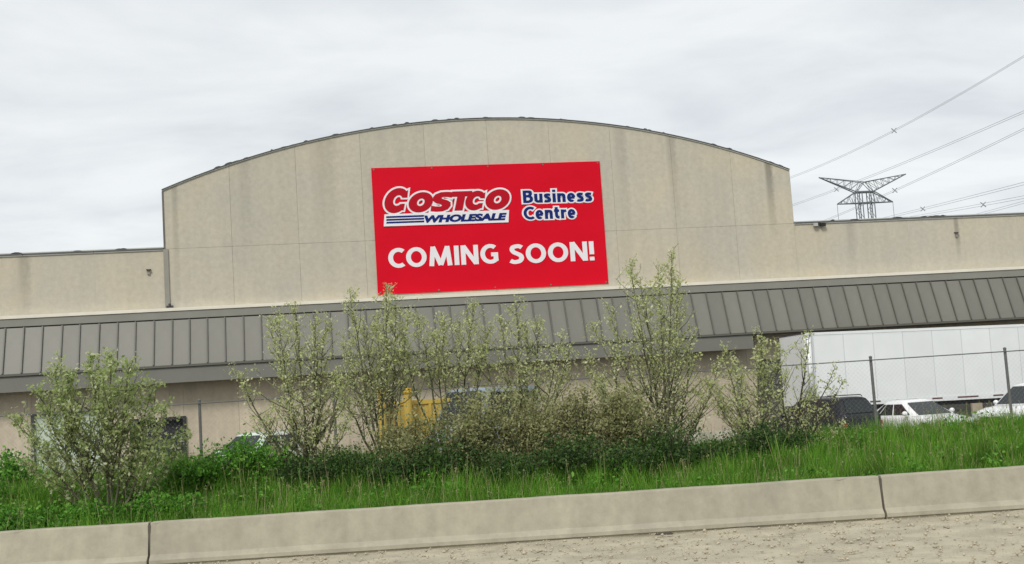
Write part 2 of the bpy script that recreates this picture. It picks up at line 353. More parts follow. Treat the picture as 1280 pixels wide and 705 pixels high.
# core behind the panels
MB().box(XA + 0.02, XB - 0.02, 0.2, 32, 0, 8.9).build('core', 'joint_sealant', B)
MB().box(XL + 0.02, XR - 0.02, 0.2, 0.5, 8.9, 11.6).prism([(XL + 0.02, 11.6)] + [(XR - 0.02, 11.6)] + [(XR - 0.02 - (XR - XL - 0.04) * i / 24, arch(XR - 0.02 - (XR - XL - 0.04) * i / 24) - 0.06) for i in range(25)], 0.2, 0.5).build('parapet_core', 'joint_sealant', B)
MB().box(XA + 0.02, XB - 0.02, 0.0045, 0.199, 4.1, ZP - 0.05).box(XL + 0.02, XR - 0.02, 0.0045, 0.199, ZP - 0.049, 11.6).build('joint_seal', 'joint_sealant', B)
MB().box(XA + 0.05, XB - 0.05, 0.55, 31.9, 8.91, 8.95).build('roof', 'roof_gravel', B)
# upper wall panels
def panel(poly, y0=0.0, y1=0.19, m='wall_concrete'):
    c = MB()
    # chamfered front edge: slightly inset front face
    cx = sum(p[0] for p in poly) / len(poly); cz = sum(p[1] for p in poly) / len(poly)
    ch = 0.004
    fr = [(p[0] + (ch if p[0] < cx else -ch), p[1] + (ch if p[1] < cz else -ch)) for p in poly]
    n = len(poly)
    vs = [(p[0], y0, p[1]) for p in fr] + [(p[0], y0 + ch, p[1]) for p in poly] + [(p[0], y1, p[1]) for p in poly]
    fs = [tuple(range(n)), tuple(range(3 * n - 1, 2 * n - 1, -1))]
    for k in (0, n):
        fs += [(k + i, k + n + i, k + n + (i + 1) % n, k + (i + 1) % n) for i in range(n)]
    c.addv(vs, fs)
    return c.build('wall_panel', m, B)
for k in range(nL):
    a = XL - (k + 1) * PW; b = a + PW
    panel([(a + G, 6.45), (b - G, 6.45), (b - G, ZP), (a + G, ZP)])
for k in range(nR):
    a = XR + k * PW; b = a + PW
    panel([(a + G, 6.45), (b - G, 6.45), (b - G, ZP), (a + G, ZP)])
for k in range(10):
    a = XL + k * PW; b = a + PW
    panel([(a + G, 6.45), (b - G, 6.45), (b - G, ZP - G), (a + G, ZP - G)], y0=-0.04)
    top = [(b - G - (PW - 2 * G) * i / 6, arch(b - G - (PW - 2 * G) * i / 6)) for i in range(7)]
    panel([(a + G, ZP + G), (b - G, ZP + G)] + top, y0=-0.04)
# lower wall with the two dock openings
openings = [(-18.74, -15.86, 2.98), (-14.96, -12.95, 2.46)] + [(11.3 + 3.5 * k, 14.3 + 3.5 * k, 3.4) for k in range(5)]  # five right-hand openings are added to hold the dark shade panels
def lower(a, b, z0, z1): panel([(a + G, z0), (b - G, z0), (b - G, z1), (a + G, z1)], m='lower_wall')
edges = [XL + i * PW for i in range(-nL, 10 + nR + 1)]
cuts = sorted(set([round(e_, 3) for e_ in edges]))
for a, b in zip(cuts[:-1], cuts[1:]):
    pts = sorted({a, b} | {p for o in openings for p in o[:2] if a < p < b})
    for p, q in zip(pts[:-1], pts[1:]):
        mid = (p + q) / 2; op = next((o for o in openings if o[0] < mid < o[1]), None)
        lower(p, q, op[2] if op else 0.0, 6.43)
# openings: pale dock door with dark frame, and an open dock whose dark is painted on a sheet
d = MB().box(-18.70, -15.90, 0.10, 0.14, 0, 2.94).build('dock_infill', 'door_pale', B); tag(d, 'pale green dock door with dark frame')
for k in range(5):
    MB().box(-18.62, -15.98, 0.075, 0.099, 0.06 + k * 0.575, 0.60 + k * 0.575).build('infill_panel', 'door_pale', d)
fr = MB().box(-18.78, -18.66, -0.05, 0.13, 0, 3.02).box(-15.94, -15.82, -0.05, 0.13, 0, 3.02).box(-18.659, -15.941, -0.05, 0.13, 2.90, 3.02)
fr.build('door_frame', 'frame_dark', d)
d2 = MB().box(-14.94, -12.97, 0.17, 0.199, 0, 2.44).build('open_dock', 'inside_shade', B); tag(d2, 'open loading dock, its dark inside painted on a flat sheet')
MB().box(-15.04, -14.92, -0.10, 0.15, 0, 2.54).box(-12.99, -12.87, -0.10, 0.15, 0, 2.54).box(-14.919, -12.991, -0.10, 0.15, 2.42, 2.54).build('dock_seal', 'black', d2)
for k in range(5):                          # dark door-like panels added behind the trailer to paint its shade
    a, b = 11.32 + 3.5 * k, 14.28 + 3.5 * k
    d3 = MB().box(a, b, 0.12, 0.16, 0, 3.38).build('dock_infill', 'dock_shade', B); tag(d3, 'dark panel added behind the trailer to stand in for shade')
    for q_ in range(6): MB().box(a + .06, b - .06, 0.095, 0.119, 0.05 + q_ * 0.555, 0.575 + q_ * 0.555).build('infill_panel', 'dock_shade', d3)
# ledge band and fascia above the awning
lb = MB().box(XA, XB, -0.42, -0.041, 6.755, ZL).build('ledge', 'ledge_paint', B)
MB().box(XA, XB, -0.38, -0.041, 6.44, 6.754).build('ledge_fascia', 'ledge_grey', lb)
MB().box(XA, XB, -0.30, -0.041, 6.40, 6.439).build('shadow_gap', 'joint_dark', lb)
# awning: sloped standing-seam sheets, each its own piece
aw = MB().prism([(-0.30, 6.36), (-0.99, 4.52), (-0.90, 4.46), (-0.06, 4.46), (-0.06, 6.36)], XA, XB, 'x').build('awning', 'soffit', B)
SP = 0.70; sx0 = -19.55
pts0 = [(-0.365, 6.385), (-1.045, 4.56)]
nseam0 = int((XA - sx0) / SP); nseam1 = int((XB - sx0) / SP)
dzv = Vector((0, pts0[1][0] - pts0[0][0], pts0[1][1] - pts0[0][1])).normalized()
nrm = Vector((0, dzv.z, -dzv.y)); nrm = nrm if nrm.y < 0 else -nrm
sheet = MB()
t_, bt = Vector((0, *pts0[0])), Vector((0, *pts0[1]))
hw = SP / 2 - 0.004
sheet.hexa([(-hw, bt.y, bt.z), (hw, bt.y, bt.z), (hw, bt.y + 0.04, bt.z), (-hw, bt.y + 0.04, bt.z)], [(-hw, t_.y, t_.z), (hw, t_.y, t_.z), (hw, t_.y + 0.04, t_.z), (-hw, t_.y + 0.04, t_.z)])
seam = MB()
sh, sw = 0.07, 0.022
q = nrm * sh
seam.hexa([(-sw, bt.y + q.y, bt.z + q.z), (sw, bt.y + q.y, bt.z + q.z), (sw, bt.y, bt.z), (-sw, bt.y, bt.z)], [(-sw, t_.y + q.y, t_.z + q.z), (sw, t_.y + q.y, t_.z + q.z), (sw, t_.y, t_.z), (-sw, t_.y, t_.z)])
s0 = sheet.build('awning_sheet', 'awning_metal', aw); m0 = seam.build('awning_seam', 'seam_metal', aw)
jr = random.Random(5)
for k in range(nseam0, nseam1):
    a = s0 if k == nseam0 else s0.copy(); bb = m0 if k == nseam0 else m0.copy()
    if k > nseam0: COL.objects.link(a); COL.objects.link(bb)
    a.location.x = sx0 + (k + 0.5) * SP; bb.location.x = sx0 + k * SP
    a.location.y = jr.uniform(-0.006, 0.006); bb.rotation_euler.y = jr.uniform(-0.004, 0.004)
MB().box(XA, XB, -1.09, -1.0, 4.47, 4.555).build('gutter', 'seam_metal', aw)
MB().box(XA, 10.87, -1.02, -0.90, 3.86, 4.455).build('lower_fascia', 'fascia_grey', B)
MB().box(XA, 10.85, -0.899, -0.003, 3.95, 4.0).build('soffit', 'soffit', B)
# coping: one strip per bay, dark flashing over a pale drip edge
def coping(a, b, zf, y0, n=1, dark=0.05, pale=0.05):
    xs = [a + (b - a) * i / n for i in range(n + 1)]
    lo = [(x, zf(x) - pale) for x in xs]; mid = [(x, zf(x) + 0.004) for x in xs]; hi = [(x, zf(x) + dark) for x in xs]
    p = MB().prism(lo + mid[::-1], y0 - 0.05, y0 - 0.002).build('drip_edge', 'coping_pale', B)
    p2 = MB().prism([(x, z + 0.002) for x, z in mid] + hi[::-1], y0 - 0.09, 0.52).build('coping', 'coping_dark', B)
for k in range(nL):
    coping(XL - (k + 1) * PW, XL - k * PW - 0.03, lambda x: ZP, 0.0)
for k in range(nR):
    coping(XR + 0.03 + k * PW, XR + (k + 1) * PW, lambda x: ZP, 0.0)
for k in range(10):
    coping(XL + k * PW, XL + (k + 1) * PW, arch, -0.04, n=5, dark=0.032, pale=0.045)
MB().box(XA, XB, 0.0, 0.5, ZP + 0.056, ZP + 0.10).build('roof_membrane', 'coping_pale', B)
# torn roofing felt sticking up along the arch
jr = random.Random(11); fm = MB()
for k in range(60):
    x = jr.uniform(XL + 0.3, XR - 0.3) if k < 46 else jr.choice([jr.uniform(-20, XL - .4), jr.uniform(XR + .5, 24)])
    z = (arch(x) if XL < x < XR else ZP + 0.05) + 0.03; w = jr.uniform(0.06, 0.26); h = jr.uniform(0.02, 0.06) if XL < x < XR else jr.uniform(0.01, 0.03); y = jr.uniform(-0.11, 0.02)
    sl_ = (arch(x + .1) - arch(x - .1)) / .2 if XL < x < XR else 0
    fm.addv([(x - w, y, z - w * sl_), (x + w, y, z + w * sl_), (x + w * .4, y, z + h + w * .4 * sl_), (x - w * .2, y, z + h * 1.2 - w * .2 * sl_), (x - w, y + .12, z - w * sl_), (x + w, y + .12, z + w * sl_), (x + w * .4, y + .1, z + h + w * .4 * sl_), (x - w * .2, y + .1, z + h * 1.2 - w * .2 * sl_)],
            [(0, 1, 2, 3), (7, 6, 5, 4), (0, 4, 5, 1), (1, 5, 6, 2), (2, 6, 7, 3), (3, 7, 4, 0)])
tag(fm.build('roofing_felt', 'felt', B), kind='stuff')
# side returns of the arched block
for xs_, s in ((XL, -1), (XR, 1)):
    MB().box(xs_ - (0.0 if s > 0 else 0.012), xs_ + (0.012 if s > 0 else 0.0), -0.035, 0.51, ZP + 0.11, arch(xs_ - s * .02) - 0.06).build('parapet_return', 'wall_concrete', B)
# dark upper and grey lower strip at the left corner, a bracket and small fittings
MB().box(XL + 0.005, XL + 0.055, -0.075, -0.042, ZP, arch(XL + .03) - 0.06).build('corner_strip_upper', 'coping_dark', B)
dp = MB().box(XL - 0.02, XL + 0.17, -0.10, -0.042, 6.885, ZP - 0.01).build('corner_strip_lower', 'fitting_grey', B)
MB().box(XL + 0.03, XL + 0.30, -0.16, -0.101, 6.90, 7.0).lathe([(0.05, -0.2), (0.05, -0.102)], (XL + 0.16, 0, 7.04), 8, 'y').build('bracket', 'dark_steel', dp)
fl = MB().box(14.64, 14.78, -0.16, -0.03, 9.19, 9.30).build('floodlight', 'black', B)
MB().hexa([(14.46, -0.22, 9.14), (14.64, -0.22, 9.14), (14.64, -0.10, 9.16), (14.46, -0.10, 9.16)], [(14.46, -0.24, 9.28), (14.64, -0.24, 9.28), (14.64, -0.10, 9.30), (14.46, -0.10, 9.30)]).build('lamp_head', 'coping_pale', fl)
MB().hexa([(14.79, -0.20, 9.12), (15.02, -0.20, 9.12), (15.02, -0.08, 9.15), (14.79, -0.08, 9.15)], [(14.79, -0.22, 9.27), (15.02, -0.22, 9.27), (15.02, -0.08, 9.28), (14.79, -0.08, 9.28)]).build('lamp_hood', 'black', fl)
for (x, z, y0) in ((-14.12, 8.39, 0), (21.34, 8.48, 0)):
    w = MB().box(x - 0.05, x + 0.05, y0 - 0.07, y0 - 0.003, z - 0.08, z + 0.10).build('wall_vent', 'fitting_grey', B)
    MB().hexa([(x - 0.09, y0 - 0.14, z + 0.09), (x + 0.09, y0 - 0.14, z + 0.09), (x + 0.09, y0 - 0.003, z + 0.112), (x - 0.09, y0 - 0.003, z + 0.112)], [(x - 0.09, y0 - 0.14, z + 0.10), (x + 0.09, y0 - 0.14, z + 0.10), (x + 0.09, y0 - 0.003, z + 0.15), (x - 0.09, y0 - 0.003, z + 0.15)]).build('hood', 'dark_steel', w)

# ------------------------------------------------------------------ banner
S = empty('banner', bw(0, -0.045, 6.99), AZ)
tag(S, 'large red banner with white and blue lettering on the arched wall', 'sign')
Z0 = 6.99
def sz(z): return z - Z0
# sheet: slightly rippled
nx, nz = 48, 26
vx_, vz_ = np.meshgrid(np.linspace(-4.95, 4.93, nx), np.linspace(0.04, 5.40, nz))
ripple = 0.006 * np.sin(vx_ * 3.1 + vz_) + 0.006 * np.sin(vz_ * 4.3 - vx_ * 1.3)
Vf = np.stack([vx_, -0.035 + ripple * .6, vz_], -1).reshape(-1, 3); Vb = Vf.copy(); Vb[:, 1] = -0.004
ix = np.arange(nx * nz).reshape(nz, nx)
Ff = np.stack([ix[:-1, :-1], ix[:-1, 1:], ix[1:, 1:], ix[1:, :-1]], -1).reshape(-1, 4)
rim_ = np.concatenate([ix[0, :], ix[1:, -1], ix[-1, -2::-1], ix[-2:0:-1, 0]]); rn = np.roll(rim_, -1)
Fr = np.stack([rim_, rim_ + nx * nz, rn + nx * nz, rn], -1)
so_ = np_mesh('banner_sheet', np.concatenate([Vf, Vb, Vf]), np.concatenate([Ff, Ff[:, ::-1] + nx * nz, np.where(Fr < nx * nz, Fr + 2 * nx * nz, Fr)]), 'banner_red', S)
so_.data.polygons.foreach_set('use_smooth', [True] * len(Ff) + [False] * (len(Ff) + len(Fr)))
for x in (-4.85, -2.4, 0, 2.4, 4.83):
    for z in (0.12, 5.32):
        MB().lathe([(0.035, -0.052), (0.035, -0.04)], (x, 0, z), 8, 'y').build('grommet', 'galvanised', S)
def curve_obj(cu, name, m, y, extr=0.0015):
    """Turn a filled 2-D curve into a thin printed mesh standing on the banner."""
    cu.extrude = extr
    o = bpy.data.objects.new(name + '_tmp', cu); COL.objects.link(o)
    dg = bpy.context.evaluated_depsgraph_get(); dg.update()
    me = bpy.data.meshes.new_from_object(o.evaluated_get(dg))
    bpy.data.objects.remove(o)
    a = np.empty(len(me.vertices) * 3, np.float32); me.vertices.foreach_get('co', a); a = a.reshape(-1, 3)
    return me, a
def put(me, a, name, m, y, parent=S):
    b_ = np.stack([a[:, 0], y - a[:, 2], a[:, 1]], -1).astype(np.float32)
    me.vertices.foreach_set('co', b_.ravel()); me.update(); me.materials.clear(); me.materials.append(MATS[m])
    o = bpy.data.objects.new(name, me); COL.objects.link(o); o.parent = parent
    return o
def smooth_line(p, n=5):
    """Catmull-Rom through the given points."""
    q = [p[0]] + list(p) + [p[-1]]; o = []
    for i in range(1, len(q) - 2):
        for k in range(n):
            t = k / n
            o.append(tuple(0.5 * ((2 * q[i][c]) + (-q[i-1][c] + q[i+1][c]) * t + (2*q[i-1][c] - 5*q[i][c] + 4*q[i+1][c] - q[i+2][c]) * t*t + (-q[i-1][c] + 3*q[i][c] - 3*q[i+1][c] + q[i+2][c]) * t**3) for c in (0, 1)))
    return o + [tuple(p[-1])]
def arc(cx, cz, rx, rz, a0, a1, n=26): return [(cx + rx * math.cos(R(a0 + (a1 - a0) * i / n)), cz + rz * math.sin(R(a0 + (a1 - a0) * i / n))) for i in range(n + 1)]
def letter(ch, s):
    """Width and stroke centre lines of a bold sans letter, cap height 1, stroke width s."""
    a = s / 2; xh = 0.72
    def wide(p, kx=1, kz=1): return [(x * kx, z * kz) for x, z in p]
    Sp = [(.53, .83), (.42, 1 - a), (.29, 1 - a), (.15, .85), (.12, .72), (.19, .60), (.34, .51), (.47, .41), (.50, .28), (.43, .15), (.29, a), (.16, a), (.03, .17)]
    if ch == 'O': return .86, [arc(.43, .5, .43 - a, .5 - a + .01, 0, 360, 44)]
    if ch == 'C': return .66, [arc(.43, .5, .43 - a, .5 - a + .01, 52, 308)]
    if ch == 'G': return .76, [arc(.43, .5, .43 - a, .5 - a + .01, 52, 325), [(.66, .52), (.66, .12)], [(.46, .47), (.76, .47)]]
    if ch == 'S': return .60, [smooth_line(Sp)]
    if ch == 'I': return s, [[(a, 0), (a, 1)]]
    if ch == 'M': return 1.0, [[(.06 + a * .5, 0), (.15 + a * .5, 1)], [(.94 - a * .5, 0), (.85 - a * .5, 1)], [(.19, 1), (.5, .04)], [(.81, 1), (.5, .04)]]
    if ch == 'N': return .74, [[(a, 0), (a, 1)], [(.74 - a, 0), (.74 - a, 1)], [(a * 1.1, .98), (.74 - a * 1.1, .02)]]
    if ch == '!': return s, [[(a, .32), (a, 1)], [(a, 0), (a, s * .95)]]
    if ch == 'B': return .58, [[(a, 0), (a, 1)], smooth_line([(a, 1 - a), (.30, 1 - a), (.44, .87), (.44, .66), (.30, .545), (a, .535)]), smooth_line([(a, .535), (.33, .535), (.48, .42), (.48, .20), (.33, a), (a, a)])]
    if ch == 'u': return .50, [smooth_line([(a, xh), (a, .32), (a + .02, .16), (.22, a), (.34, .13), (.50 - a, .24)]), [(.50 - a, xh), (.50 - a, 0)]]
    if ch == 'n': return .50, [[(a, 0), (a, xh)], smooth_line([(a, .48), (.16, .58), (.28, xh - a), (.38, .58), (.50 - a, .44), (.50 - a, .2), (.50 - a, 0)])]
    if ch == 'i': return s, [[(a, 0), (a, xh)], [(a, .83), (a, 1.02)]]
    if ch == 's': return .42, [smooth_line([(.37, .60), (.28, xh - a), (.18, xh - a * .9), (.10, .58), (.12, .46), (.25, .37), (.32, .26), (.30, .13), (.20, a), (.10, a), (.02, .125)])]
    if ch == 'e': return .50, [arc(.25, xh / 2, .25 - a, xh / 2 - a + .01, 0, 312), [(a, xh / 2 - .01), (.50 - a * .5, xh / 2 - .01)]]
    if ch == 't': return .34, [smooth_line([(.15, .92), (.15, .6), (.15, .28), (.19, .13), (.33, a * .9)]), [(0, xh - a * .9), (.33, xh - a * .9)]]
    if ch == 'r': return .34, [[(a, 0), (a, xh)], smooth_line([(a, .44), (.16, .57), (.35, xh - a)])]
    return .25, []
def word_mesh(txt, x0, x1, z0, z1, m, y, s=0.2, o=0.0, zs=None, name='lettering', gap=0.085):
    """Word filling x0..x1, baseline z0, cap line z1; every stroke a thin solid lying a hair over the one before."""
    adv = []; x = 0
    for ch in txt:
        w, st = letter(ch, s); adv.append((x, w, st)); x += w + gap
    W = x - gap; kx, kz = (x1 - x0) / W, z1 - z0
    c = MB(); layer = 0
    for (ox, w, st) in adv:
        for j, pl in enumerate(st):
            h = s / 2 + o; n = len(pl); closed = abs(pl[0][0] - pl[-1][0]) < 1e-6 and abs(pl[0][1] - pl[-1][1]) < 1e-6
            Lp, Rp = [], []
            for i, p in enumerate(pl):
                q0 = pl[i - 1] if i else (pl[-2] if closed else pl[0]); q1 = pl[i + 1] if i < n - 1 else (pl[1] if closed else pl[-1])
                d = Vector((q1[0] - q0[0], q1[1] - q0[1])); d.normalize(); e_ = Vector((-d.y, d.x))
                px_, pz_ = p
                if not closed and i == 0: px_, pz_ = px_ - d.x * o, pz_ - d.y * o
                if not closed and i == n - 1: px_, pz_ = px_ + d.x * o, pz_ + d.y * o
                Lp.append((px_ + e_.x * h, pz_ + e_.y * h)); Rp.append((px_ - e_.x * h, pz_ - e_.y * h))
            yy = y - 0.0006 * (j + 4 * (adv.index((ox, w, st)) % 2))
            vs_ = []
            for P_ in (Lp, Rp):
                for (u_, v_) in P_:
                    X = x0 + (ox + u_) * kx; v_ = min(max(v_, -o - .012), 1.02 + o) if o == 0 else v_
                    Z = z0 + v_ * kz + ((zs - z0) * (X - x0) / (x1 - x0) if zs is not None else 0)
                    vs_.append((X, yy, Z))
            fs_ = [(i, i + 1, n + i + 1, n + i) for i in range(n - 1)]
            c.addv(vs_, fs_); c.addv([(a_[0], yy + 0.004, a_[2]) for a_ in vs_], [f[::-1] for f in fs_])
    return c.build(name, m, S)
def text(txt, x0, x1, z0, z1, m, y, bold=0.02, shear=0.0, name='lettering', zs=None):
    """Slanted word from the built-in face, thickened."""
    cu = bpy.data.curves.new('t', 'FONT'); cu.body = txt; cu.size = 1; cu.shear = shear; cu.offset = bold; cu.resolution_u = 6
    me, a = curve_obj(cu, name, m, y)
    lo, hi = a[:, 0].min(), a[:, 0].max(); kx = (x1 - x0) / (hi - lo); kz = (z1 - z0) / (0.729 + 2 * bold)
    X = x0 + (a[:, 0] - lo) * kx; Zc = z0 + (a[:, 1] + bold) * kz
    if zs is not None: Zc = Zc + (zs - z0) * (X - x0) / (x1 - x0)
    put(me, np.stack([X, Zc, a[:, 2]], -1), name, m, y)
YF = -0.046
word_mesh('COMING', -4.44, 0.21, sz(8.13), sz(8.955), 'print_white', YF, s=0.20, gap=0.085)
word_mesh('SOON!', 0.70, 4.39, sz(8.07), sz(8.90), 'print_white', YF, s=0.20, gap=0.085)
for (wd, xa_, xb_, za0, za1, zr) in (('Business', 1.44, 4.47, sz(10.67), sz(11.21), sz(10.635)), ('Centre', 1.42, 3.69, sz(9.955), sz(10.50), sz(9.935))):
    word_mesh(wd, xa_, xb_, za0, za1, 'print_white', YF - 0.006, s=0.195, o=0.105, zs=zr, name='lettering_outline', gap=0.09)
    word_mesh(wd, xa_, xb_, za0, za1, 'print_blue', YF - 0.016, s=0.195, zs=zr, gap=0.09)
# upper wordmark: fat slanted letters, red with a white outline
def ell(cx, cz, rx, rz, a0, a1, n=22):
    return [(cx + rx * math.cos(R(a0 + (a1 - a0) * i / n)), cz + rz * math.sin(R(a0 + (a1 - a0) * i / n))) for i in range(n + 1)]
def glyph(loops, off, m, y, name):
    cu = bpy.data.curves.new('g', 'CURVE'); cu.dimensions = '2D'; cu.fill_mode = 'BOTH'; cu.offset = 0
    for lp in loops:
        sp_ = cu.splines.new('POLY'); sp_.points.add(len(lp) - 1); sp_.use_cyclic_u = True
        for p, qd in zip(sp_.points, lp): p.co = (qd[0], qd[1], 0, 1)
    cu.offset = off
    me, a = curve_obj(cu, name, m, y)
    return put(me, a, name, m, y)
SH = 0.26
def shear(pts, x, z): return [(x + p[0] + (p[1]) * SH, z + p[1]) for p in pts]
def O_(w, h): return [ell(w / 2, h / 2, w / 2, h / 2, 0, 360, 40)[:-1], ell(w / 2, h / 2, w * 0.155, h * 0.185, 360, 0, 28)[:-1]]
def C_(w, h):
    outer = ell(w / 2, h / 2, w / 2, h / 2, 48, 308, 36)
    inner = ell(w * 0.55, h / 2, w * 0.19, h * 0.21, 318, 30, 24)
    return [[(w * 0.90, h * 0.90)] + outer + [(w * 0.88, h * 0.10), (w * 0.88, h * 0.36)] + inner + [(w * 0.93, h * 0.60)]]
def S_(w, h):
    return [[(w * .95, h * .98), (w * .93, h * .70), (w * .72, h * .74), (w * .50, h * .745), (w * .44, h * .70), (w * .50, h * .65), (w * .75, h * .57), (w * .93, h * .45), (w * .97, h * .28), (w * .86, h * .10), (w * .62, h * .0), (w * .34, h * -.01), (w * .04, h * .03),
             (w * .02, h * .32), (w * .22, h * .27), (w * .48, h * .255), (w * .55, h * .30), (w * .48, h * .36), (w * .22, h * .44), (w * .06, h * .56), (w * .02, h * .74), (w * .12, h * .90), (w * .36, h * 1.0), (w * .66, h * 1.01)]]
def T_(w, h): return [[(0, h), (w, h), (w, h * .72), (w * .70, h * .72), (w * .70, 0), (w * .30, 0), (w * .30, h * .72), (0, h * .72)]]
zb = sz(10.44)
word = [(C_, 1.00, 1.06, -4.60, zb), (O_, 1.02, 0.86, -3.57, zb - 0.01), (S_, 0.88, 0.82, -2.60, zb), (T_, 0.86, 0.82, -1.80, zb + 0.01), (C_, 0.88, 0.84, -1.16, zb - 0.01), (O_, 1.04, 0.88, -0.30, zb - 0.02)]
for i, (fn, w, h, x, z) in enumerate(word):
    lp = [shear(l_, x, z) for l_ in fn(w, h)]
    glyph(lp, 0.075, 'print_white', YF - 0.010 - 0.0005 * i, 'lettering_outline')
    glyph(lp, 0.0, 'print_red', YF - 0.020 - 0.0005 * i, 'lettering')
MB().addv([(-4.56, YF - 0.0265, sz(9.89)), (0.74, YF - 0.0265, sz(9.86)), (0.80, YF - 0.0265, sz(10.39)), (-4.50, YF - 0.0265, sz(10.40)), (-4.56, YF - 0.006, sz(9.89)), (0.74, YF - 0.006, sz(9.86)), (0.80, YF - 0.006, sz(10.39)), (-4.50, YF - 0.006, sz(10.40))],
          [(0, 1, 2, 3), (7, 6, 5, 4), (0, 4, 5, 1), (1, 5, 6, 2), (2, 6, 7, 3), (3, 7, 4, 0)]).build('lettering_plate', 'print_white', S)
for k in range(3):
    z = sz(10.005) + k * 0.118
    MB().hexa([(-4.44, YF - 0.034, z), (-2.86, YF - 0.034, z - 0.005), (-2.86, YF - 0.028, z - 0.005), (-4.44, YF - 0.028, z)], [(-4.43, YF - 0.034, z + 0.074), (-2.84, YF - 0.034, z + 0.069), (-2.84, YF - 0.028, z + 0.069), (-4.43, YF - 0.028, z + 0.074)]).build('stripe', 'print_blue', S)
text('WHOLESALE', -2.84, 0.69, sz(9.975), sz(10.305), 'print_blue', YF - 0.034, bold=0.06, shear=0.22, zs=sz(9.96))

# ------------------------------------------------------------------ roadside barrier
BR = empty('concrete_barrier', (0, 20.0, 0)); tag(BR, 'long low beige concrete barrier along the gravel shoulder', 'barrier')
prof = [(-0.12, 0.0), (-0.125, 0.055), (-0.16, 0.06), (-0.16, 0.12), (-0.075, 0.20), (0.0, 0.70), (0.012, 0.72), (0.19, 0.72), (0.20, 0.70), (0.26, 0.20), (0.32, 0.10), (0.32, 0.0)]
js = [-22.3, -6.21, 5.83, 17.9, 26.0]
jr = random.Random(2)
for a, b in zip(js[:-1], js[1:]):
    k = 110; c = MB(); n = len(prof); chip = 0.0
    xs = [a + 0.02] + [a + (b - a) * i / k for i in range(1, k)] + [b - 0.02]
    for x in xs:
        dz = 0.003 * math.sin(x * 3) + jr.uniform(-0.002, 0.002) + (-0.02 * (x + 6.2) / 12 if x < -6.2 else 0); dyy = jr.uniform(-0.003, 0.003)
        chip = jr.uniform(0.008, 0.03) if jr.random() < 0.06 else chip * 0.35
        c.v += [(x, p[0] + dyy + (chip * .8 if p == prof[5] else 0), p[1] + (dz if p[1] > 0.15 else 0) - (chip if p in (prof[5], prof[6]) and p[0] < .1 else 0)) for p in prof]
    for i in range(k):
        c.f += [(i * n + j, i * n + (j + 1) % n, (i + 1) * n + (j + 1) % n, (i + 1) * n + j) for j in range(n)]
    c.f += [tuple(range(n)), tuple(k * n + j for j in range(n - 1, -1, -1))]
    c.build('barrier_segment', 'barrier_concrete', BR)
for x in js[1:-1]:
    MB().box(x - 0.019, x + 0.019, -0.03, 0.18, 0.02, 0.68).build('joint_filler', 'joint_dark', BR)
# ------------------------------------------------------------------ pebbles and scraps on the shoulder
pr = np.random.RandomState(4)
N = 14000
px = pr.uniform(-11, 11, N); py = 13.2 + 6.6 * pr.rand(N); ps = 0.006 + 0.030 * pr.rand(N) ** 7
octv = np.array([(1, 0, 0), (0, 1, 0), (-1, 0, 0), (0, -1, 0), (0, 0, 1), (0, 0, -1)], float)
octf = np.array([(0, 1, 4), (1, 2, 4), (2, 3, 4), (3, 0, 4), (1, 0, 5), (2, 1, 5), (3, 2, 5), (0, 3, 5)])
sc = ps[:, None, None] * (0.6 + 0.8 * pr.rand(N, 6, 1)) * np.array([1.3, 1.0, 0.7])
V = octv[None] * sc; th = pr.rand(N) * 6.28; cth, sth = np.cos(th)[:, None], np.sin(th)[:, None]
V = np.stack([V[..., 0] * cth - V[..., 1] * sth, V[..., 0] * sth + V[..., 1] * cth, V[..., 2]], -1) + np.stack([px, py, np.full(N, 0.045)], -1)[:, None]
F = (octf[None] + 6 * np.arange(N)[:, None, None]).reshape(-1, 3)
tag(np_mesh('pebbles', V.reshape(-1, 3), F, 'pebble'), 'loose pale pebbles strewn over the gravel shoulder', 'gravel', kind='stuff')
sc_ = MB().hexa([(2.02, 19.56, 0.04), (2.30, 19.52, 0.04), (2.33, 19.60, 0.05), (2.06, 19.66, 0.04)], [(2.04, 19.57, 0.07), (2.27, 19.53, 0.075), (2.29, 19.59, 0.08), (2.09, 19.63, 0.065)]).build('litter', 'debris')
tag(sc_, 'small dark scrap lying at the foot of the barrier', 'litter')

# ------------------------------------------------------------------ chain-link fence
FY = 29.0
FN = empty('chain_link_fence', (0, FY, 0)); tag(FN, 'thin grey chain-link fence with slim posts behind the grass', 'fence')
posts = [11.74 - 3.24 * k for k in range(-3, 10)]
for k, x in enumerate(posts):
    g = float(hgt(x, FY))
    p = MB().tube([(x, 0, g - 0.3), (x, 0, 2.80)], 0.037, 8).build('post', 'galvanised', FN)
    MB().lathe([(0.044, 0), (0.044, 0.02), (0.025, 0.04), (0.004, 0.045)], (x, 0, 2.80), 8).build('post_cap', 'galvanised', p)
MB().tube([(posts[-1], -0.06, 2.74), (posts[0], -0.06, 2.74)], 0.013, 6).build('top_rail', 'galvanised', FN)
wm = MB(); xa, xb, za_, zb_ = posts[-1], posts[0], 0.85, 2.73; pitch = 0.11; x = xa - (zb_ - za_)
while x < xb:
    for s in (1, -1):
        p0, p1 = (x, za_), (x + (zb_ - za_), zb_)
        if s < 0: p0, p1 = (x, zb_), (x + (zb_ - za_), za_)
        (ax_, az_), (bx_, bz_) = p0, p1
        if ax_ < xa: az_ += (xa - ax_) * (bz_ - az_) / (bx_ - ax_); ax_ = xa
        if bx_ > xb: bz_ = az_ + (bz_ - az_) * (xb - ax_) / (bx_ - ax_); bx_ = xb
        if bx_ - ax_ > 0.02: wm.tube([(ax_, -0.06 - 0.003 * s, az_), (bx_, -0.06 - 0.003 * s, bz_)], 0.0008, 3, False)
    x += pitch
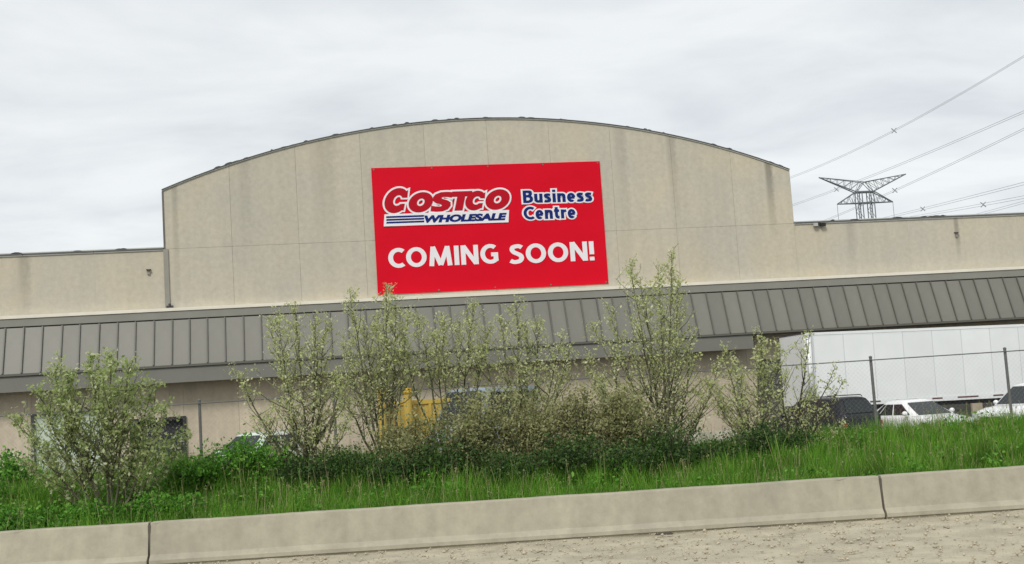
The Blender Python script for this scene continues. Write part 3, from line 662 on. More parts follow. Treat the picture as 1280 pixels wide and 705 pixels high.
tag(wm.build('wire_mesh', 'wire_mesh', FN), kind='stuff')

# ------------------------------------------------------------------ trailer
TR = empty('semi_trailer', bw(10.38, -7.5, 0), AZ)
tag(TR, 'long white box trailer parked under the awning', 'trailer')
TL, TW, TB, TT = 16.1, 2.55, 1.40, 4.13
tilt = R(0.9)
TR.rotation_euler = (0, tilt, AZ)
MB().box(0.03, TL - 0.03, 0.03, TW - 0.03, TB + 0.02, TT - 0.02).build('body', 'trailer_frame', TR)
MB().box(0.02, TL, 0.0, TW, TT - 0.018, TT).build('roof', 'trailer_white', TR)
npan = 13
w0 = 0.30; pw = (TL - 0.5) / npan
for k in range(npan):
    a = w0 + k * pw
    MB().box(a + 0.012, a + pw - 0.012, 0.004, 0.029, TB + 0.12, TT - 0.10).build('side_panel', 'trailer_white', TR)
    MB().box(a - 0.011, a + 0.011, -0.001, 0.029, TB + 0.12, TT - 0.10).build('panel_seam', 'trailer_seam', TR)
MB().box(0.02, TL - 0.02, -0.012, 0.028, TT - 0.099, TT - 0.02).build('top_rail', 'trailer_white', TR)
br_ = MB().box(0.02, TL - 0.02, -0.014, 0.028, TB - 0.06, TB + 0.119).build('bottom_rail', 'trailer_white', TR)
k = 0; x = 0.9
while x < TL - 1:
    w = 0.42 if k % 2 else 0.86
    MB().box(x, x + w, -0.020, -0.0145, TB + 0.02, TB + 0.075).build('reflective_tape', 'tape_dark', br_)
    x += w + 0.62; k += 1
MB().lathe([(0.13, TB + 0.0), (0.13, TT - 0.03)], (0.14, 0.12, 0), 12).build('corner_post', 'trailer_white', TR, True)
MB().box(0.24, 0.30, -0.016, 0.03, TB, TT - 0.02).build('corner_trim', 'trailer_seam', TR)
MB().box(-0.004, 0.028, 0.16, TW - 0.02, TB, TT - 0.03).build('end_wall', 'trailer_white', TR)
MB().box(-0.02, 0.03, 0.10, TW, TT - 0.03, TT + 0.01).build('end_shade_strip', 'dark_steel', TR)  # dark strip painting the shade line along the top of the end
MB().box(-0.03, -0.005, 0.35, 0.6, 2.2, 2.32).build('end_socket', 'black', TR)
MB().box(0.1, TL - 0.1, 0.45, TW - 0.45, TB - 0.22, TB - 0.061).build('underframe', 'dark_steel', TR)
for y in (0.5, TW - 0.5):
    lg = MB().box(2.55, 2.70, y - 0.07, y + 0.07, 0.12, TB - 0.22).build('landing_leg', 'dark_steel', TR)
    MB().box(2.45, 2.80, y - 0.14, y + 0.14, 0.07, 0.119).build('foot_plate', 'dark_steel', lg)
for x in (12.4, 13.7):
    for y in (0.0, TW - 0.30):
        w = MB().lathe([(0.30, 0), (0.50, 0.02), (0.52, 0.06), (0.52, 0.24), (0.50, 0.28), (0.30, 0.30)], (x, y, 0.52 + 0.20), 20, 'y').build('wheel', 'tyre', TR, True)
        MB().lathe([(0.27, -0.015), (0.24, 0.0), (0.24, 0.29), (0.27, 0.315)], (x, y, 0.72), 16, 'y').build('rim', 'rim', w)
MB().box(11.9, 14.3, 0.5, TW - 0.5, 0.55, TB - 0.221).build('bogie', 'dark_steel', TR)

# ------------------------------------------------------------------ vehicles
def vehicle(name, label, loc, heading, paint, L=4.5, W=1.8, H=1.45, belt=0.93, hood=0.80, nose=0.62, wf=-0.95, rf=-0.15, rr=1.45, wr=2.1, tail=0.95, wheel=0.32, rails=False, light='lamp_glass', group='cars parked behind the fence', cat='car', roofw=0.52):
    """x runs from the nose (-L/2) to the tail (+L/2). wf/rf: windscreen foot and top; rr/wr: rear window top and foot (distances from the middle)."""
    c_ = empty(name, loc, heading); tag(c_, label, cat, group)
    h = W / 2
    st = [(-L / 2, 0.32, nose - 0.10, h * 0.72), (-L / 2 + 0.06, 0.24, nose, h * 0.84), (-L / 2 + 0.30, 0.20, nose + (hood - nose) * .5, h * 0.95), (-L / 2 + 0.75, 0.20, hood - 0.03, h), (wf - 0.12, 0.20, belt - 0.05, h), (wf + 0.3, 0.20, belt, h),
          (rr * .5, 0.20, belt + 0.01, h), (wr - 0.05, 0.20, belt + 0.02, h), (L / 2 - 0.35, 0.22, tail, h * 0.98), (L / 2 - 0.08, 0.26, tail - 0.04, h * 0.9), (L / 2, 0.36, tail - 0.2, h * 0.8)]
    st.sort(key=lambda q: q[0])
    c = MB(); rings = []
    for (x, zb_, zt, w) in st:
        half = [(0, zb_), (w - 0.08, zb_), (w - 0.01, zb_ + 0.10), (w, zb_ + (zt - zb_) * .45), (w - 0.015, zb_ + (zt - zb_) * .72), (w - 0.05, zt - 0.05), (w - 0.13, zt), (w * 0.5, zt + 0.025)]
        ring = half + [(0, zt + 0.03)] + [(-y, z) for y, z in half[:0:-1]]
        rings.append([(x, y, z) for y, z in ring])
    n = len(rings[0])
    for r_ in rings: c.v += r_
    for i in range(len(rings) - 1):
        c.f += [(i * n + j, i * n + (j + 1) % n, (i + 1) * n + (j + 1) % n, (i + 1) * n + j) for j in range(n)]
    c.f += [tuple(range(n)), tuple((len(rings) - 1) * n + j for j in range(n - 1, -1, -1))]
    body = c.build('body', paint, c_, True)
    # cabin shell with rounded roof
    hb, hr = h - 0.09, h * roofw + 0.14
    zb_, zt = belt - 0.02, H
    base = [(wf, hb * .92), (wf + 0.35, hb), (wr - 0.35, hb), (wr, hb * .92)]
    sec = []
    for (x0, x1, w0_, w1_) in ((wf, rf, hb * .93, hr * .93), (wf * .55 + .45 * (wf + .5), rf + 0.22, hb, hr), (wr - 0.35, rr - 0.2, hb, hr), (wr, rr, hb * .93, hr * .93)):
        edge = x0 in (wf, wr)
        top = zt - (0.05 if edge else 0.0)
        half = [(x0, w0_, zb_), ((x0 + x1) * .5, (w0_ + w1_ + .03) * .5, (zb_ + top - .10) * .5), (x1, w1_ + .03, top - 0.10), (x1, w1_ - 0.05, top - 0.03), (x1, w1_ * .5, top + 0.0)]
        sec.append(half + [(x1, 0, top + 0.012)] + [(p[0], -p[1], p[2]) for p in half[::-1]])
    c = MB(); n = len(sec[0])
    for s_ in sec: c.v += s_
    for i in range(3): c.f += [(i * n + j, i * n + j + 1, (i + 1) * n + j + 1, (i + 1) * n + j) for j in range(n - 1)]
    for i in (0, 3):                                            # front and rear faces: strips between the two sides
        for j in range(n // 2): c.f.append((i * n + j, i * n + j + 1, i * n + n - 2 - j, i * n + n - 1 - j))
    c.build('cabin', paint, c_, True)
    # window panes proud of the shell
    def pane(nm, q, parent=c_, m='glass'):
        q = [Vector(p) for p in q]; nn = (q[1] - q[0]).cross(q[3] - q[0]).normalized(); cc = sum(q, Vector()) / 4
        if nn.dot(cc - Vector(((rf + rr) / 2, 0, (belt + H) / 2 - .2))) < 0: nn = -nn
        return MB().hexa([p - nn * 0.02 for p in q], [p + nn * 0.012 for p in q]).build(nm, m, parent)
    def lerp(a, b, t): return [a[i] + (b[i] - a[i]) * t for i in range(3)]
    def face(A, Bq, Cq, Dq, u0, u1, v0, v1):                   # A,B foot; D,C top
        def P(u, v): return lerp(lerp(A, Bq, u), lerp(Dq, Cq, u), v)
        return [P(u0, v0), P(u1, v0), P(u1, v1), P(u0, v1)]
    fz, tz = zb_, zt - 0.11
    pane('windscreen', face((wf, hb * .93, fz), (wf, -hb * .93, fz), (rf, -hr * .93, tz + .02), (rf, hr * .93, tz + .02), 0.05, 0.95, 0.06, 0.98))
    pane('rear_window', face((wr, hb * .93, fz), (wr, -hb * .93, fz), (rr, -hr * .93, tz + .02), (rr, hr * .93, tz + .02), 0.08, 0.92, 0.15, 0.95))
    for s in (-1, 1):
        A, Bq, Cq, Dq = (wf + .16, s * hb, fz), (wr - .16, s * hb, fz), (rr - .12, s * (hr + .03), tz), (rf + .12, s * (hr + .03), tz)
        for (u0, u1) in ((0.05, 0.44), (0.48, 0.80), (0.835, 0.95)):
            pane('side_window', face(A, Bq, Cq, Dq, u0, u1, 0.10, 0.94))
        m_ = MB().lathe([(0.02, -0.09), (0.075, -0.05), (0.085, 0.03), (0.05, 0.09)], (wf + 0.38, s * (h + 0.07), belt + 0.08), 8, 'y').build('mirror', paint, c_, True)
        MB().box(-L / 2 + 0.05, -L / 2 + 0.34, min(s * h * .50, s * h * .88), max(s * h * .50, s * h * .88), nose - 0.10, nose + 0.035).build('headlight', light, c_)
        MB().box(L / 2 - 0.22, L / 2 - 0.015, min(s * h * .52, s * h * .90), max(s * h * .52, s * h * .90), tail - 0.42, tail - 0.26).build('tail_light', 'lamp_red', c_)
        for x in (-L / 2 + 0.85, L / 2 - 0.85):
            w = MB().lathe([(wheel * .6, -0.1), (wheel * .95, -0.095), (wheel, -0.06), (wheel, 0.06), (wheel * .95, 0.095), (wheel * .6, 0.1)], (x, s * (h - 0.085), wheel), 18, 'y').build('wheel', 'tyre', c_, True)
            MB().lathe([(wheel * .62, -0.108), (wheel * .50, -0.09), (wheel * .5, 0.09), (wheel * .62, 0.108)], (x, s * (h - 0.085), wheel), 14, 'y').build('rim', 'rim', w)
            arcp = [(x + (wheel + .07) * math.cos(R(a_)), wheel + (wheel + .07) * math.sin(R(a_))) for a_ in range(0, 181, 15)]
            MB().prism(arcp, s * (h + .004), s * (h - 0.12)).build('wheel_arch', 'black', c_)
        if rails:
            MB().tube([(rf + .3, s * (hr - .03), H - .01), (rf + .36, s * (hr - .03), H + .05), (rr - .3, s * (hr - .03), H + .05), (rr - .24, s * (hr - .03), H - .01)], 0.018, 6).build('roof_rail', 'dark_steel', c_)
    MB().box(-L / 2 - 0.015, -L / 2 + 0.2, -h * .45, h * .45, nose - 0.24, nose - 0.08).build('grille', 'black', c_)
    return c_
# headings: nose points along -x turned by the heading
vehicle('suv', 'dark sport utility vehicle with roof rails behind the fence post', (10.55, 43.2, 0), R(-62), 'car_dark', L=4.7, W=1.88, H=1.70, belt=1.08, hood=1.05, nose=0.85, wf=-1.0, rf=-0.35, rr=1.95, wr=2.25, tail=1.10, wheel=0.37, rails=True)
vehicle('sedan', 'white sedan seen from its front corner in front of the trailer', (13.75, 42.0, 0), R(109), 'car_white', L=4.6, W=1.80, H=1.46, belt=0.94, hood=0.86, nose=0.66, wf=-1.0, rf=-0.2, rr=1.05, wr=1.75, tail=0.98)
vehicle('crossover', 'white car facing left, cut off by the right edge', (18.25, 43.0, 0), R(28), 'car_white', L=4.6, W=1.84, H=1.76, belt=1.06, hood=1.02, nose=0.78, wf=-1.15, rf=-0.35, rr=1.6, wr=2.1, tail=1.05, wheel=0.36)
vehicle('hatchback', 'pale silver green car half hidden by the grass near the open dock', (-9.0, 41.0, 0), R(62), 'car_pale', L=4.4, W=1.8, H=1.80, belt=1.12, hood=1.08, nose=0.85, wf=-1.2, rf=-0.4, rr=1.5, wr=2.0, tail=1.1, wheel=0.35)
vehicle('van', 'grey blue van behind the shrubs beside the yellow container', (-1.3, 43.6, 0), R(60), 'van_blue', L=5.6, W=2.05, H=2.85, belt=1.55, hood=1.45, nose=1.10, wf=-1.9, rf=-1.25, rr=2.6, wr=2.72, tail=1.6, wheel=0.38, cat='van', roofw=0.72)

# ------------------------------------------------------------------ yellow container and guard posts
YC = empty('waste_container', (-3.85, 44.3, 0), R(4)); tag(YC, 'ochre yellow steel waste container behind the shrubs', 'container')
cw, cd, chh = 1.22, 1.7, 2.52
MB().box(-cw, cw, -cd, -cd + .05, 0.15, chh).box(-cw, cw, cd - .05, cd, 0.15, chh).box(-cw, -cw + .05, -cd + .051, cd - .051, 0.15, chh).box(cw - .05, cw, -cd + .051, cd - .051, 0.15, chh).box(-cw + .051, cw - .051, -cd + .051, cd - .051, 0.15, 0.22).build('body', 'ochre_paint', YC)
MB().box(-cw - .05, cw + .05, -cd - .06, -cd - .002, chh - .12, chh + .03).box(-cw - .05, cw + .05, cd + .002, cd + .06, chh - .12, chh + .03).box(-cw - .05, -cw - .002, -cd, cd, chh - .12, chh + .03).box(cw + .002, cw + .05, -cd, cd, chh - .12, chh + .03).build('rim', 'ochre_paint', YC)
for k in range(5):
    x = -cw + 0.1 + k * (2 * cw - 0.2) / 4
    MB().box(x - .05, x + .05, -cd - .055, -cd - .003, 0.15, chh - .121).build('rib', 'ochre_paint', YC)
for s in (-1, 1):
    MB().box(s * .8 - .08, s * .8 + .08, -cd + .1, cd - .1, 0, 0.149).build('skid', 'dark_steel', YC)
for i, x in enumerate((-4.80, -3.90)):
    gp = empty('guard_post', (x, 42.0, 0)); tag(gp, ['left yellow dome-topped guard post before the ochre container', 'right yellow dome-topped guard post before the ochre container'][i], 'bollard', 'yellow guard posts')
    MB().lathe([(0.15, 0.0), (0.15, 2.84)], (0, 0, 0), 14).build('post', 'ochre_paint', gp, False)
    MB().lathe([(0.175, 2.78), (0.18, 2.86), (0.15, 2.95), (0.08, 3.0), (0.01, 3.01)], (0, 0, 0), 14).build('cap', 'yellow_paint', gp, True)
    MB().box(-.22, .22, -.22, .22, 0, 0.02).build('base_plate', 'dark_steel', gp)
cb = MB().prism([(-0.3, 0), (0.3, 0), (0.3, 0.12), (0.12, 0.35), (0.09, 0.88), (-0.09, 0.88), (-0.12, 0.35), (-0.3, 0.12)], -0.9, 0.9, 'x').build('concrete_block', 'block_concrete')
cb.location = (6.5, 40, 0); cb.rotation_euler = (0, 0, R(8)); tag(cb, 'pale concrete block low behind the shrubs', 'block')

# ------------------------------------------------------------------ pylon and overhead lines
PY = empty('pylon', (90.2, 300, 0), R(8)); tag(PY, 'grey lattice electricity pylon with wide V-shaped arms above the roof', 'pylon')
def beam(p, q, r_=0.16): return (p, q, r_)
def struct_(name, beams, parent=PY):
    c = MB()
    for p, q, r_ in beams: c.tube([p, q], r_ * 0.78, 5)
    return c.build(name, 'pylon_steel_haze', parent)
bs = []
for sx in (-1, 1):      # two lattice legs below the bridge, tapering out to the ground
    for s in (-1, 1):
        for y in (-1, 1):
            bs.append(beam((sx * 1.55 + s * 0.6, y * 0.8, 48.6), (sx * 1.55 + s * 0.6, y * 0.8, 38), 0.17))
            bs.append(beam((sx * 1.55 + s * 0.6, y * 0.8, 38), (sx * 5.2 + s * 0.9, y * 3.2, 0), 0.2))
    z = 48.0; f_ = 1
    while z > 34:
        bs.append(beam((sx * 1.55 - .6 * f_, -.8, z), (sx * 1.55 + .6 * f_, -.8, z - 2.0), 0.08)); bs.append(beam((sx * 1.55 - .6 * f_, .8, z), (sx * 1.55 + .6 * f_, .8, z - 2.0), 0.08)); z -= 2.0; f_ = -f_
struct_('tower_body', bs)
for s in (-1, 1):
    A, T = (s * 2.2, 0, 48.7), (s * 11.6, 0, 52.9)
    bs = []
    for y in (-.7, .7):
        bs += [beam((s * 2.2, y, 48.7), T, 0.20), beam((0, y, 51.2), T, 0.13), beam((0, y, 51.2), (s * 2.2, y, 48.7), 0.12)]
        for i in range(6):
            t0, t1 = i / 6, (i + .5) / 6
            lo = [A[0] + (T[0] - A[0]) * t0, y * (1 - t0), A[2] + (T[2] - A[2]) * t0]; hi = [0 + T[0] * t1, y * (1 - t1), 51.2 + (T[2] - 51.2) * t1]
            t2 = (i + 1) / 6; lo2 = [A[0] + (T[0] - A[0]) * t2, y * (1 - t2), A[2] + (T[2] - A[2]) * t2]
            bs += [beam(lo, hi, 0.075), beam(hi, lo2, 0.075)]
    struct_('upper_arm', bs)
    bs = []
    T = (s * 7.4, 0, 45.9)
    for y in (-.7, .7):
        bs += [beam((s * 2.4, y, 48.7), T, 0.19), beam((0, y, 45.9), T, 0.19)]
        for i in range(3):
            t0, t1 = i / 3, (i + .5) / 3
            bs += [beam((s * 2.4 + (T[0] - s * 2.4) * t0, y * (1 - t0), 48.7 - 2.8 * t0), (s * 2.4 + (T[0] - s * 2.4) * t1, y * (1 - t1), 45.9), 0.08), beam((s * 2.4 + (T[0] - s * 2.4) * t1, y * (1 - t1), 45.9), (s * 2.4 + (T[0] - s * 2.4) * (t0 + 1 / 3), y * (1 - t0 - 1 / 3), 48.7 - 2.8 * (t0 + 1 / 3)), 0.08)]
    struct_('lower_arm', bs)
    MB().tube([(s * 7.4, 0, 45.8), (s * 7.4, 0, 41.8)], 0.07, 5).build('insulator', 'cable', PY)
struct_('bridge', [beam((-2.4, y, 48.7), (2.4, y, 48.7), 0.3) for y in (-.7, .7)] + [beam((-1.4, y, 45.9), (1.4, y, 45.9), 0.25) for y in (-.7, .7)])
wires = [((65.5, 330.0, 55.5), (74.8, 140.0, 45.7), 3.21, 'topmost pair of overhead cables, high across the upper right sky', (0.605,)),
         ((65.3, 330.0, 47.5), (73.8, 140.0, 36.8), 1.26, 'second pair of overhead cables from the top, passing just above the pylon', (0.43,)),
         ((73.7, 330.0, 41.7), (73.6, 140.0, 35.3), 1.05, 'third pair of overhead cables from the top, crossing the pylon arm', (0.55,)),
         ((93.9, 330.0, 43.9), (72.6, 140.0, 26.0), 0.15, 'fourth pair of overhead cables from the top, right of the pylon', (0.47,)),
         ((105.1, 330.0, 44.8), (72.3, 140.0, 23.6), 0.15, 'fifth pair of overhead cables from the top, close above the right roof', (0.62,)),
         ((117.1, 330.0, 42.6), (72.3, 140.0, 24.0), 0.15, 'lowest pair of overhead cables, meeting the right roof edge', ())]
for a, b, sag, lab, spc in wires:
    pl = empty('overhead_line', a); tag(pl, lab, 'cable', 'overhead electricity lines')
    a_, b_ = Vector(a), Vector(b)
    def wp(t, dz=0.0, dx_=0.0):
        p = a_ + (b_ - a_) * t; p.z -= 4 * sag * t * (1 - t)
        return p + Vector((dx_, 0, dz)) - a_
    for s in (-1, 1):
        MB().tube([wp(i / 40 * 1.15, s * 0.24, s * 0.26) for i in range(41)], 0.028, 4).build('conductor', 'cable', pl)
    for t in spc:
        m_ = MB()
        for s in (-1, 1):
            p0, p1 = wp(t, 0.45, s * .45), wp(t, -0.45, -s * .45)
            m_.tube([p0, p1], 0.085, 5)
        m_.build('spacer', 'cable', pl)

# ------------------------------------------------------------------ vegetation
def leaf_cloud(P, size, seed, flat=0.0):
    """Diamond leaves (two triangles) at points P with random orientation."""
    r = np.random.RandomState(seed); n = len(P)
    d = r.normal(size=(n, 3)); d[:, 2] += flat; d /= np.linalg.norm(d, axis=1)[:, None]
    e_ = r.normal(size=(n, 3)); u = np.cross(d, e_); u /= np.linalg.norm(u, axis=1)[:, None] + 1e-9; w = np.cross(d, u)
    s = (size * (0.45 + 1.2 * r.rand(n) ** 1.6))[:, None]
    V = np.stack([P - u * s, P - w * s * 0.55 + d * s * .12, P + u * s, P + w * s * 0.55 + d * s * .12], 1).reshape(-1, 3)
    F = np.arange(4 * n).reshape(n, 4)
    return V, F
def tree(name, label, base, tips, seed, leaf='leaf_pale', size=0.027, tufts=1.0, spread=0.16, group='young roadside trees', bushy=0.0, curve=0.55, bark='bark_green', r0=0.036, zclear=0.12, cat='tree', droop=0.0):
    """Each stem leaves the base outwards and turns up to one tip; side shoots and twigs carry tufts of small leaves."""
    r = random.Random(seed); bx, by = base; bz = float(hgt(bx, by)) - 0.05
    root = empty(name, (bx, by, bz)); tag(root, label, cat, group)
    wood = MB(); pts = []
    def tuft(p, n, sp):
        for _ in range(n): pts.append((p.x + r.gauss(0, sp), p.y + r.gauss(0, sp), p.z + r.gauss(0, sp)))
    for (tx, tz) in tips:
        tip = Vector((tx - bx, r.uniform(-0.75, 0.75), tz - bz))
        H = tip.z; n = 9; st = []
        k0 = r.uniform(-.04, .04), r.uniform(-.04, .04)
        for i in range(n + 1):
            t = i / n
            h = t ** curve if abs(tip.x) > 0.35 else t      # outwards first, then upwards
            h = 0.5 * h + 0.5 * t
            st.append(Vector((tip.x * h + k0[0] * (1 - t) + r.gauss(0, .018), tip.y * h + k0[1] * (1 - t) + r.gauss(0, .018), H * t)))
        rad = [r0 * (0.9 * (1 - i / n) + 0.10) * min(1, H / 2.2) for i in range(n + 1)]
        wood.tube(st, rad, 5)
        # side shoots
        m = max(4, int(H * 6.5 * tufts))
        for j in range(m):
            t = zclear + (0.97 - zclear) * (j + r.random()) / m
            q = t * n; i = min(int(q), n - 1); p = st[i].lerp(st[i + 1], q - i)
            ln = (0.10 + 1.0 * (1 - t) ** 0.9) * (0.8 if r.random() < .7 else 1.35) * r.uniform(0.6, 1.25) * min(1.1, H / 2.4) * (1 + bushy)
            a = r.uniform(0, 6.283); el = r.uniform(0.05, 1.05) - droop
            dv = Vector((math.cos(a) * math.cos(el), math.sin(a) * math.cos(el), math.sin(el)))
            prev = p; poly = [p]; ns = 4
            for k in range(1, ns + 1):
                dv = (dv + Vector((r.gauss(0, .12), r.gauss(0, .12), 0.16 - droop * .2))).normalized()
                prev = prev + dv * ln / ns; poly.append(prev.copy())
                if k >= 1:
                    tuft(prev, r.choice((2, 3, 4, 6, 9)), 0.05)
                    if r.random() < 0.6 and k > 1:           # twig
                        a2 = r.uniform(0, 6.28); e2 = Vector((math.cos(a2) * .7, math.sin(a2) * .7, .6 - droop)) * r.uniform(.08, .24)
                        wood.tube([prev, prev + e2], [0.005, 0.003], 3, False)
                        tuft(prev + e2 * .55, r.randint(2, 4), 0.035); tuft(prev + e2, r.randint(3, 5), 0.035)
            wood.tube(poly, [0.011 * (1 - .8 * k / ns) * (0.5 + ln) for k in range(ns + 1)], 3, False)
        # leaves along the leader itself
        for j in range(int(H * 9)):
            t = r.uniform(0.3, 1.0); q = t * n; i = min(int(q), n - 1); tuft(st[i].lerp(st[i + 1], q - i), r.randint(2, 4), 0.04)
        tuft(st[-1], 5, 0.03)
    wood.build('trunk', bark, root)
    V, F = leaf_cloud(np.array(pts), size, seed)
    np_mesh('crown', V, F, leaf, root)
    return root
tree('blossom_tree', 'round spreading tree in pale leaf before the dock doors', (-7.72, 22.6), [(-9.3, 2.63), (-8.84, 3.05), (-8.37, 3.47), (-7.99, 3.72), (-7.47, 3.49), (-6.95, 3.11), (-6.52, 2.68), (-6.34, 2.14), (-9.43, 2.27), (-8.6, 3.56), (-7.68, 3.72), (-7.17, 3.52), (-9.17, 1.8), (-8.38, 2.59), (-7.25, 2.3), (-6.59, 1.93)], 21, 'leaf_blossom', 0.033, 1.7, bushy=0.1, zclear=0.26, r0=0.032, bark='bark_green', curve=0.6)
tree('pear_tree', 'upright young tree in pale leaf beside the silver green car', (-4.40, 25.0), [(-5.25, 4.47), (-4.96, 4.52), (-4.59, 4.68), (-4.08, 4.39), (-5.73, 3.33), (-3.91, 4.2), (-3.61, 3.06), (-5.64, 2.36), (-3.49, 2.22)], 22, tufts=1.6)
tree('pear_tree', 'upright young tree in pale leaf in front of the yellow guard posts', (-2.94, 26.0), [(-3.81, 3.79), (-3.49, 4.95), (-3.31, 4.28), (-2.68, 4.97), (-2.52, 4.73), (-2.99, 4.43), (-2.26, 4.35), (-3.93, 3.1)], 23, tufts=1.5, zclear=0.32)
tree('pear_tree', 'young tree in pale leaf between the yellow posts and the olive shrubs', (-1.63, 26.5), [(-2.16, 4.45), (-1.58, 4.34), (-0.86, 4.56), (-0.55, 4.08), (-1.83, 4.04), (-1.2, 4.17), (-2.47, 3.72)], 24, tufts=1.2, zclear=0.5)
tree('pear_tree', 'young tree in pale leaf rising straight above the olive shrubs', (-0.02, 26.5), [(-0.32, 4.12), (0.06, 4.45), (0.57, 4.15), (1.04, 3.76), (0.3, 4.08), (1.23, 3.48), (-0.78, 3.79)], 25, tufts=1.6)
tree('pear_tree', 'tallest young tree in pale leaf, its tips above the ledge right of the banner', (3.01, 25.5), [(1.66, 3.9), (2.52, 5.17), (2.8, 4.81), (3.13, 5.06), (3.35, 5.19), (3.62, 4.69), (3.84, 3.59), (1.34, 3.26), (2.01, 4.24), (4.37, 2.81), (4.08, 2.41), (1.44, 2.74)], 26, tufts=1.6)
tree('pear_tree', 'low leafy young tree left of the trailer end', (4.93, 26.0), [(4.5, 3.16), (4.81, 2.88), (5.23, 3.38), (5.42, 3.1), (5.77, 3.15), (4.08, 2.41), (4.31, 2.05)], 27, tufts=1.6)
tree('pear_tree', 'sparse twiggy young tree in front of the trailer end', (5.55, 25.5), [(6.08, 3.31), (6.56, 2.6), (6.81, 2.32), (6.26, 2.1), (5.42, 2.57), (6.87, 1.39)], 28, tufts=0.85, bark='bark')

def bush(name, label, base, rx, ry, h, seed, leaf, n, size, group, cat='shrub', stems=9, zlift=0.0):
    """Many-stemmed shrub: uneven lobes of leaves round the stems."""
    r = random.Random(seed); q = np.random.RandomState(seed); bx, by = base; bz = float(hgt(bx, by)) - 0.04
    root = empty(name, (bx, by, bz)); tag(root, label, cat, group)
    wood = MB(); lobes = []
    for k in range(stems):
        a = r.uniform(0, 6.28); d = math.sqrt(r.random())
        tp = Vector((rx * d * math.cos(a) * .9, ry * d * math.sin(a) * .9, h * (r.uniform(0.62, 1.0) if d < .6 else r.uniform(.45, .85))))
        md = Vector((tp.x * .45 + r.gauss(0, .05), tp.y * .45, tp.z * .5))
        wood.tube([(tp.x * .1, tp.y * .1, 0), md, tp], [0.022, 0.014, 0.005], 4, False)
        for t in (0.35, 0.55, 0.75, 0.95):
            p = md.lerp(tp, (t - .5) * 2) if t > .5 else Vector((0, 0, 0)).lerp(md, t * 2)
            lobes.append((p, 0.10 + 0.20 * r.random() * min(1, h)))
            for _ in range(2):
                e2 = p + Vector((r.gauss(0, .16), r.gauss(0, .16), r.uniform(.02, .22))); wood.tube([p, e2], [0.006, 0.003], 3, False); lobes.append((e2, .10))
    per = max(1, n // len(lobes)); P = []
    for p, s in lobes:
        v = q.normal(size=(per, 3)) * s * np.array([1, 1, .75]); v += np.array(p); P.append(v)
    P = np.concatenate(P); P = P[P[:, 2] > -0.05]
    wood.build('stems', 'bark', root)
    V, F = leaf_cloud(P, size, seed, 0.3); np_mesh('foliage', V, F, leaf, root)
    return root
OL = 'olive shrubs at the foot of the trees'
for i, (x, y, rx, h, lab) in enumerate([(-2.35, 24.7, 0.75, 1.35, 'lowest olive brown shrub, in front of the yellow container'), (-1.0, 24.6, 0.75, 1.85, 'olive brown shrub beside the grey blue van'), (0.05, 24.8, 0.85, 1.75, 'olive brown shrub below the left half of the word SOON'), (1.1, 24.5, 0.85, 1.80, 'second olive brown shrub from the right, next to the tallest tree'), (2.15, 24.6, 0.75, 1.70, 'rightmost olive brown shrub, right at the foot of the tallest tree')]):
    bush('olive_shrub', lab, (x, y), rx, 0.7, h, 40 + i, 'leaf_olive', 10500, 0.029, OL, stems=22)
DG = 'dark green bushes along the verge'
dk = [(-4.5, 24.6, .5, .55), (-3.5, 24.5, .8, .8), (-2.5, 23.9, .85, .72), (-1.4, 24.0, .8, .95), (-.3, 23.4, .85, .72), (.8, 23.7, .85, .95), (1.9, 23.4, .8, .78), (2.9, 24.1, .75, .95), (3.9, 24.7, .7, .5), (4.9, 25.1, .6, .65), (5.8, 25.3, .5, .5)]
lab_d = ['dark green bush at the foot of the tree beside the silver green car', 'second dark green bush from the left end of the row', 'third dark green bush from the left, below the yellow container', 'fourth dark green bush from the left, below the grey blue van', 'fifth dark green bush from the left, under the olive shrubs', 'sixth dark green bush in the row, middle of eleven', 'fifth dark green bush from the right end of the row', 'fourth dark green bush from the right, at the tallest tree', 'third dark green bush from the right, before the pale block', 'second dark green bush from the right, at the low leafy tree', 'rightmost dark green bush, below the trailer end']
for i, (x, y, rx, h) in enumerate(dk):
    bush('verge_bush', lab_d[i], (x, y), rx, 0.55, h, 60 + i, 'leaf_dark', 3600, 0.028, DG, stems=12)
BG = 'bright green bushes on the left of the verge'
bg_ = [(-10.6, 23.4, .8, .75), (-9.3, 21.9, .75, .48), (-8.1, 21.7, .75, .42), (-6.7, 22.4, .75, .5), (-6.4, 24.2, .8, .85), (-5.5, 24.6, .7, .85), (-10.9, 25.6, 1.0, .8)]
lab_b = ['bright green bush at the left edge of the verge', 'bright green bush below the left side of the spreading tree', 'bright green bush in front of the trunk of the spreading tree', 'bright green bush below the right side of the spreading tree', 'bright green bush right of the open dock', 'bright green bush below the silver green car', 'bright green bush far back at the left edge']
for i, (x, y, rx, h) in enumerate(bg_):
    bush('leafy_bush', lab_b[i], (x, y), rx, 0.6, h, 80 + i, 'leaf_bright', 4200, 0.034, BG, stems=12)

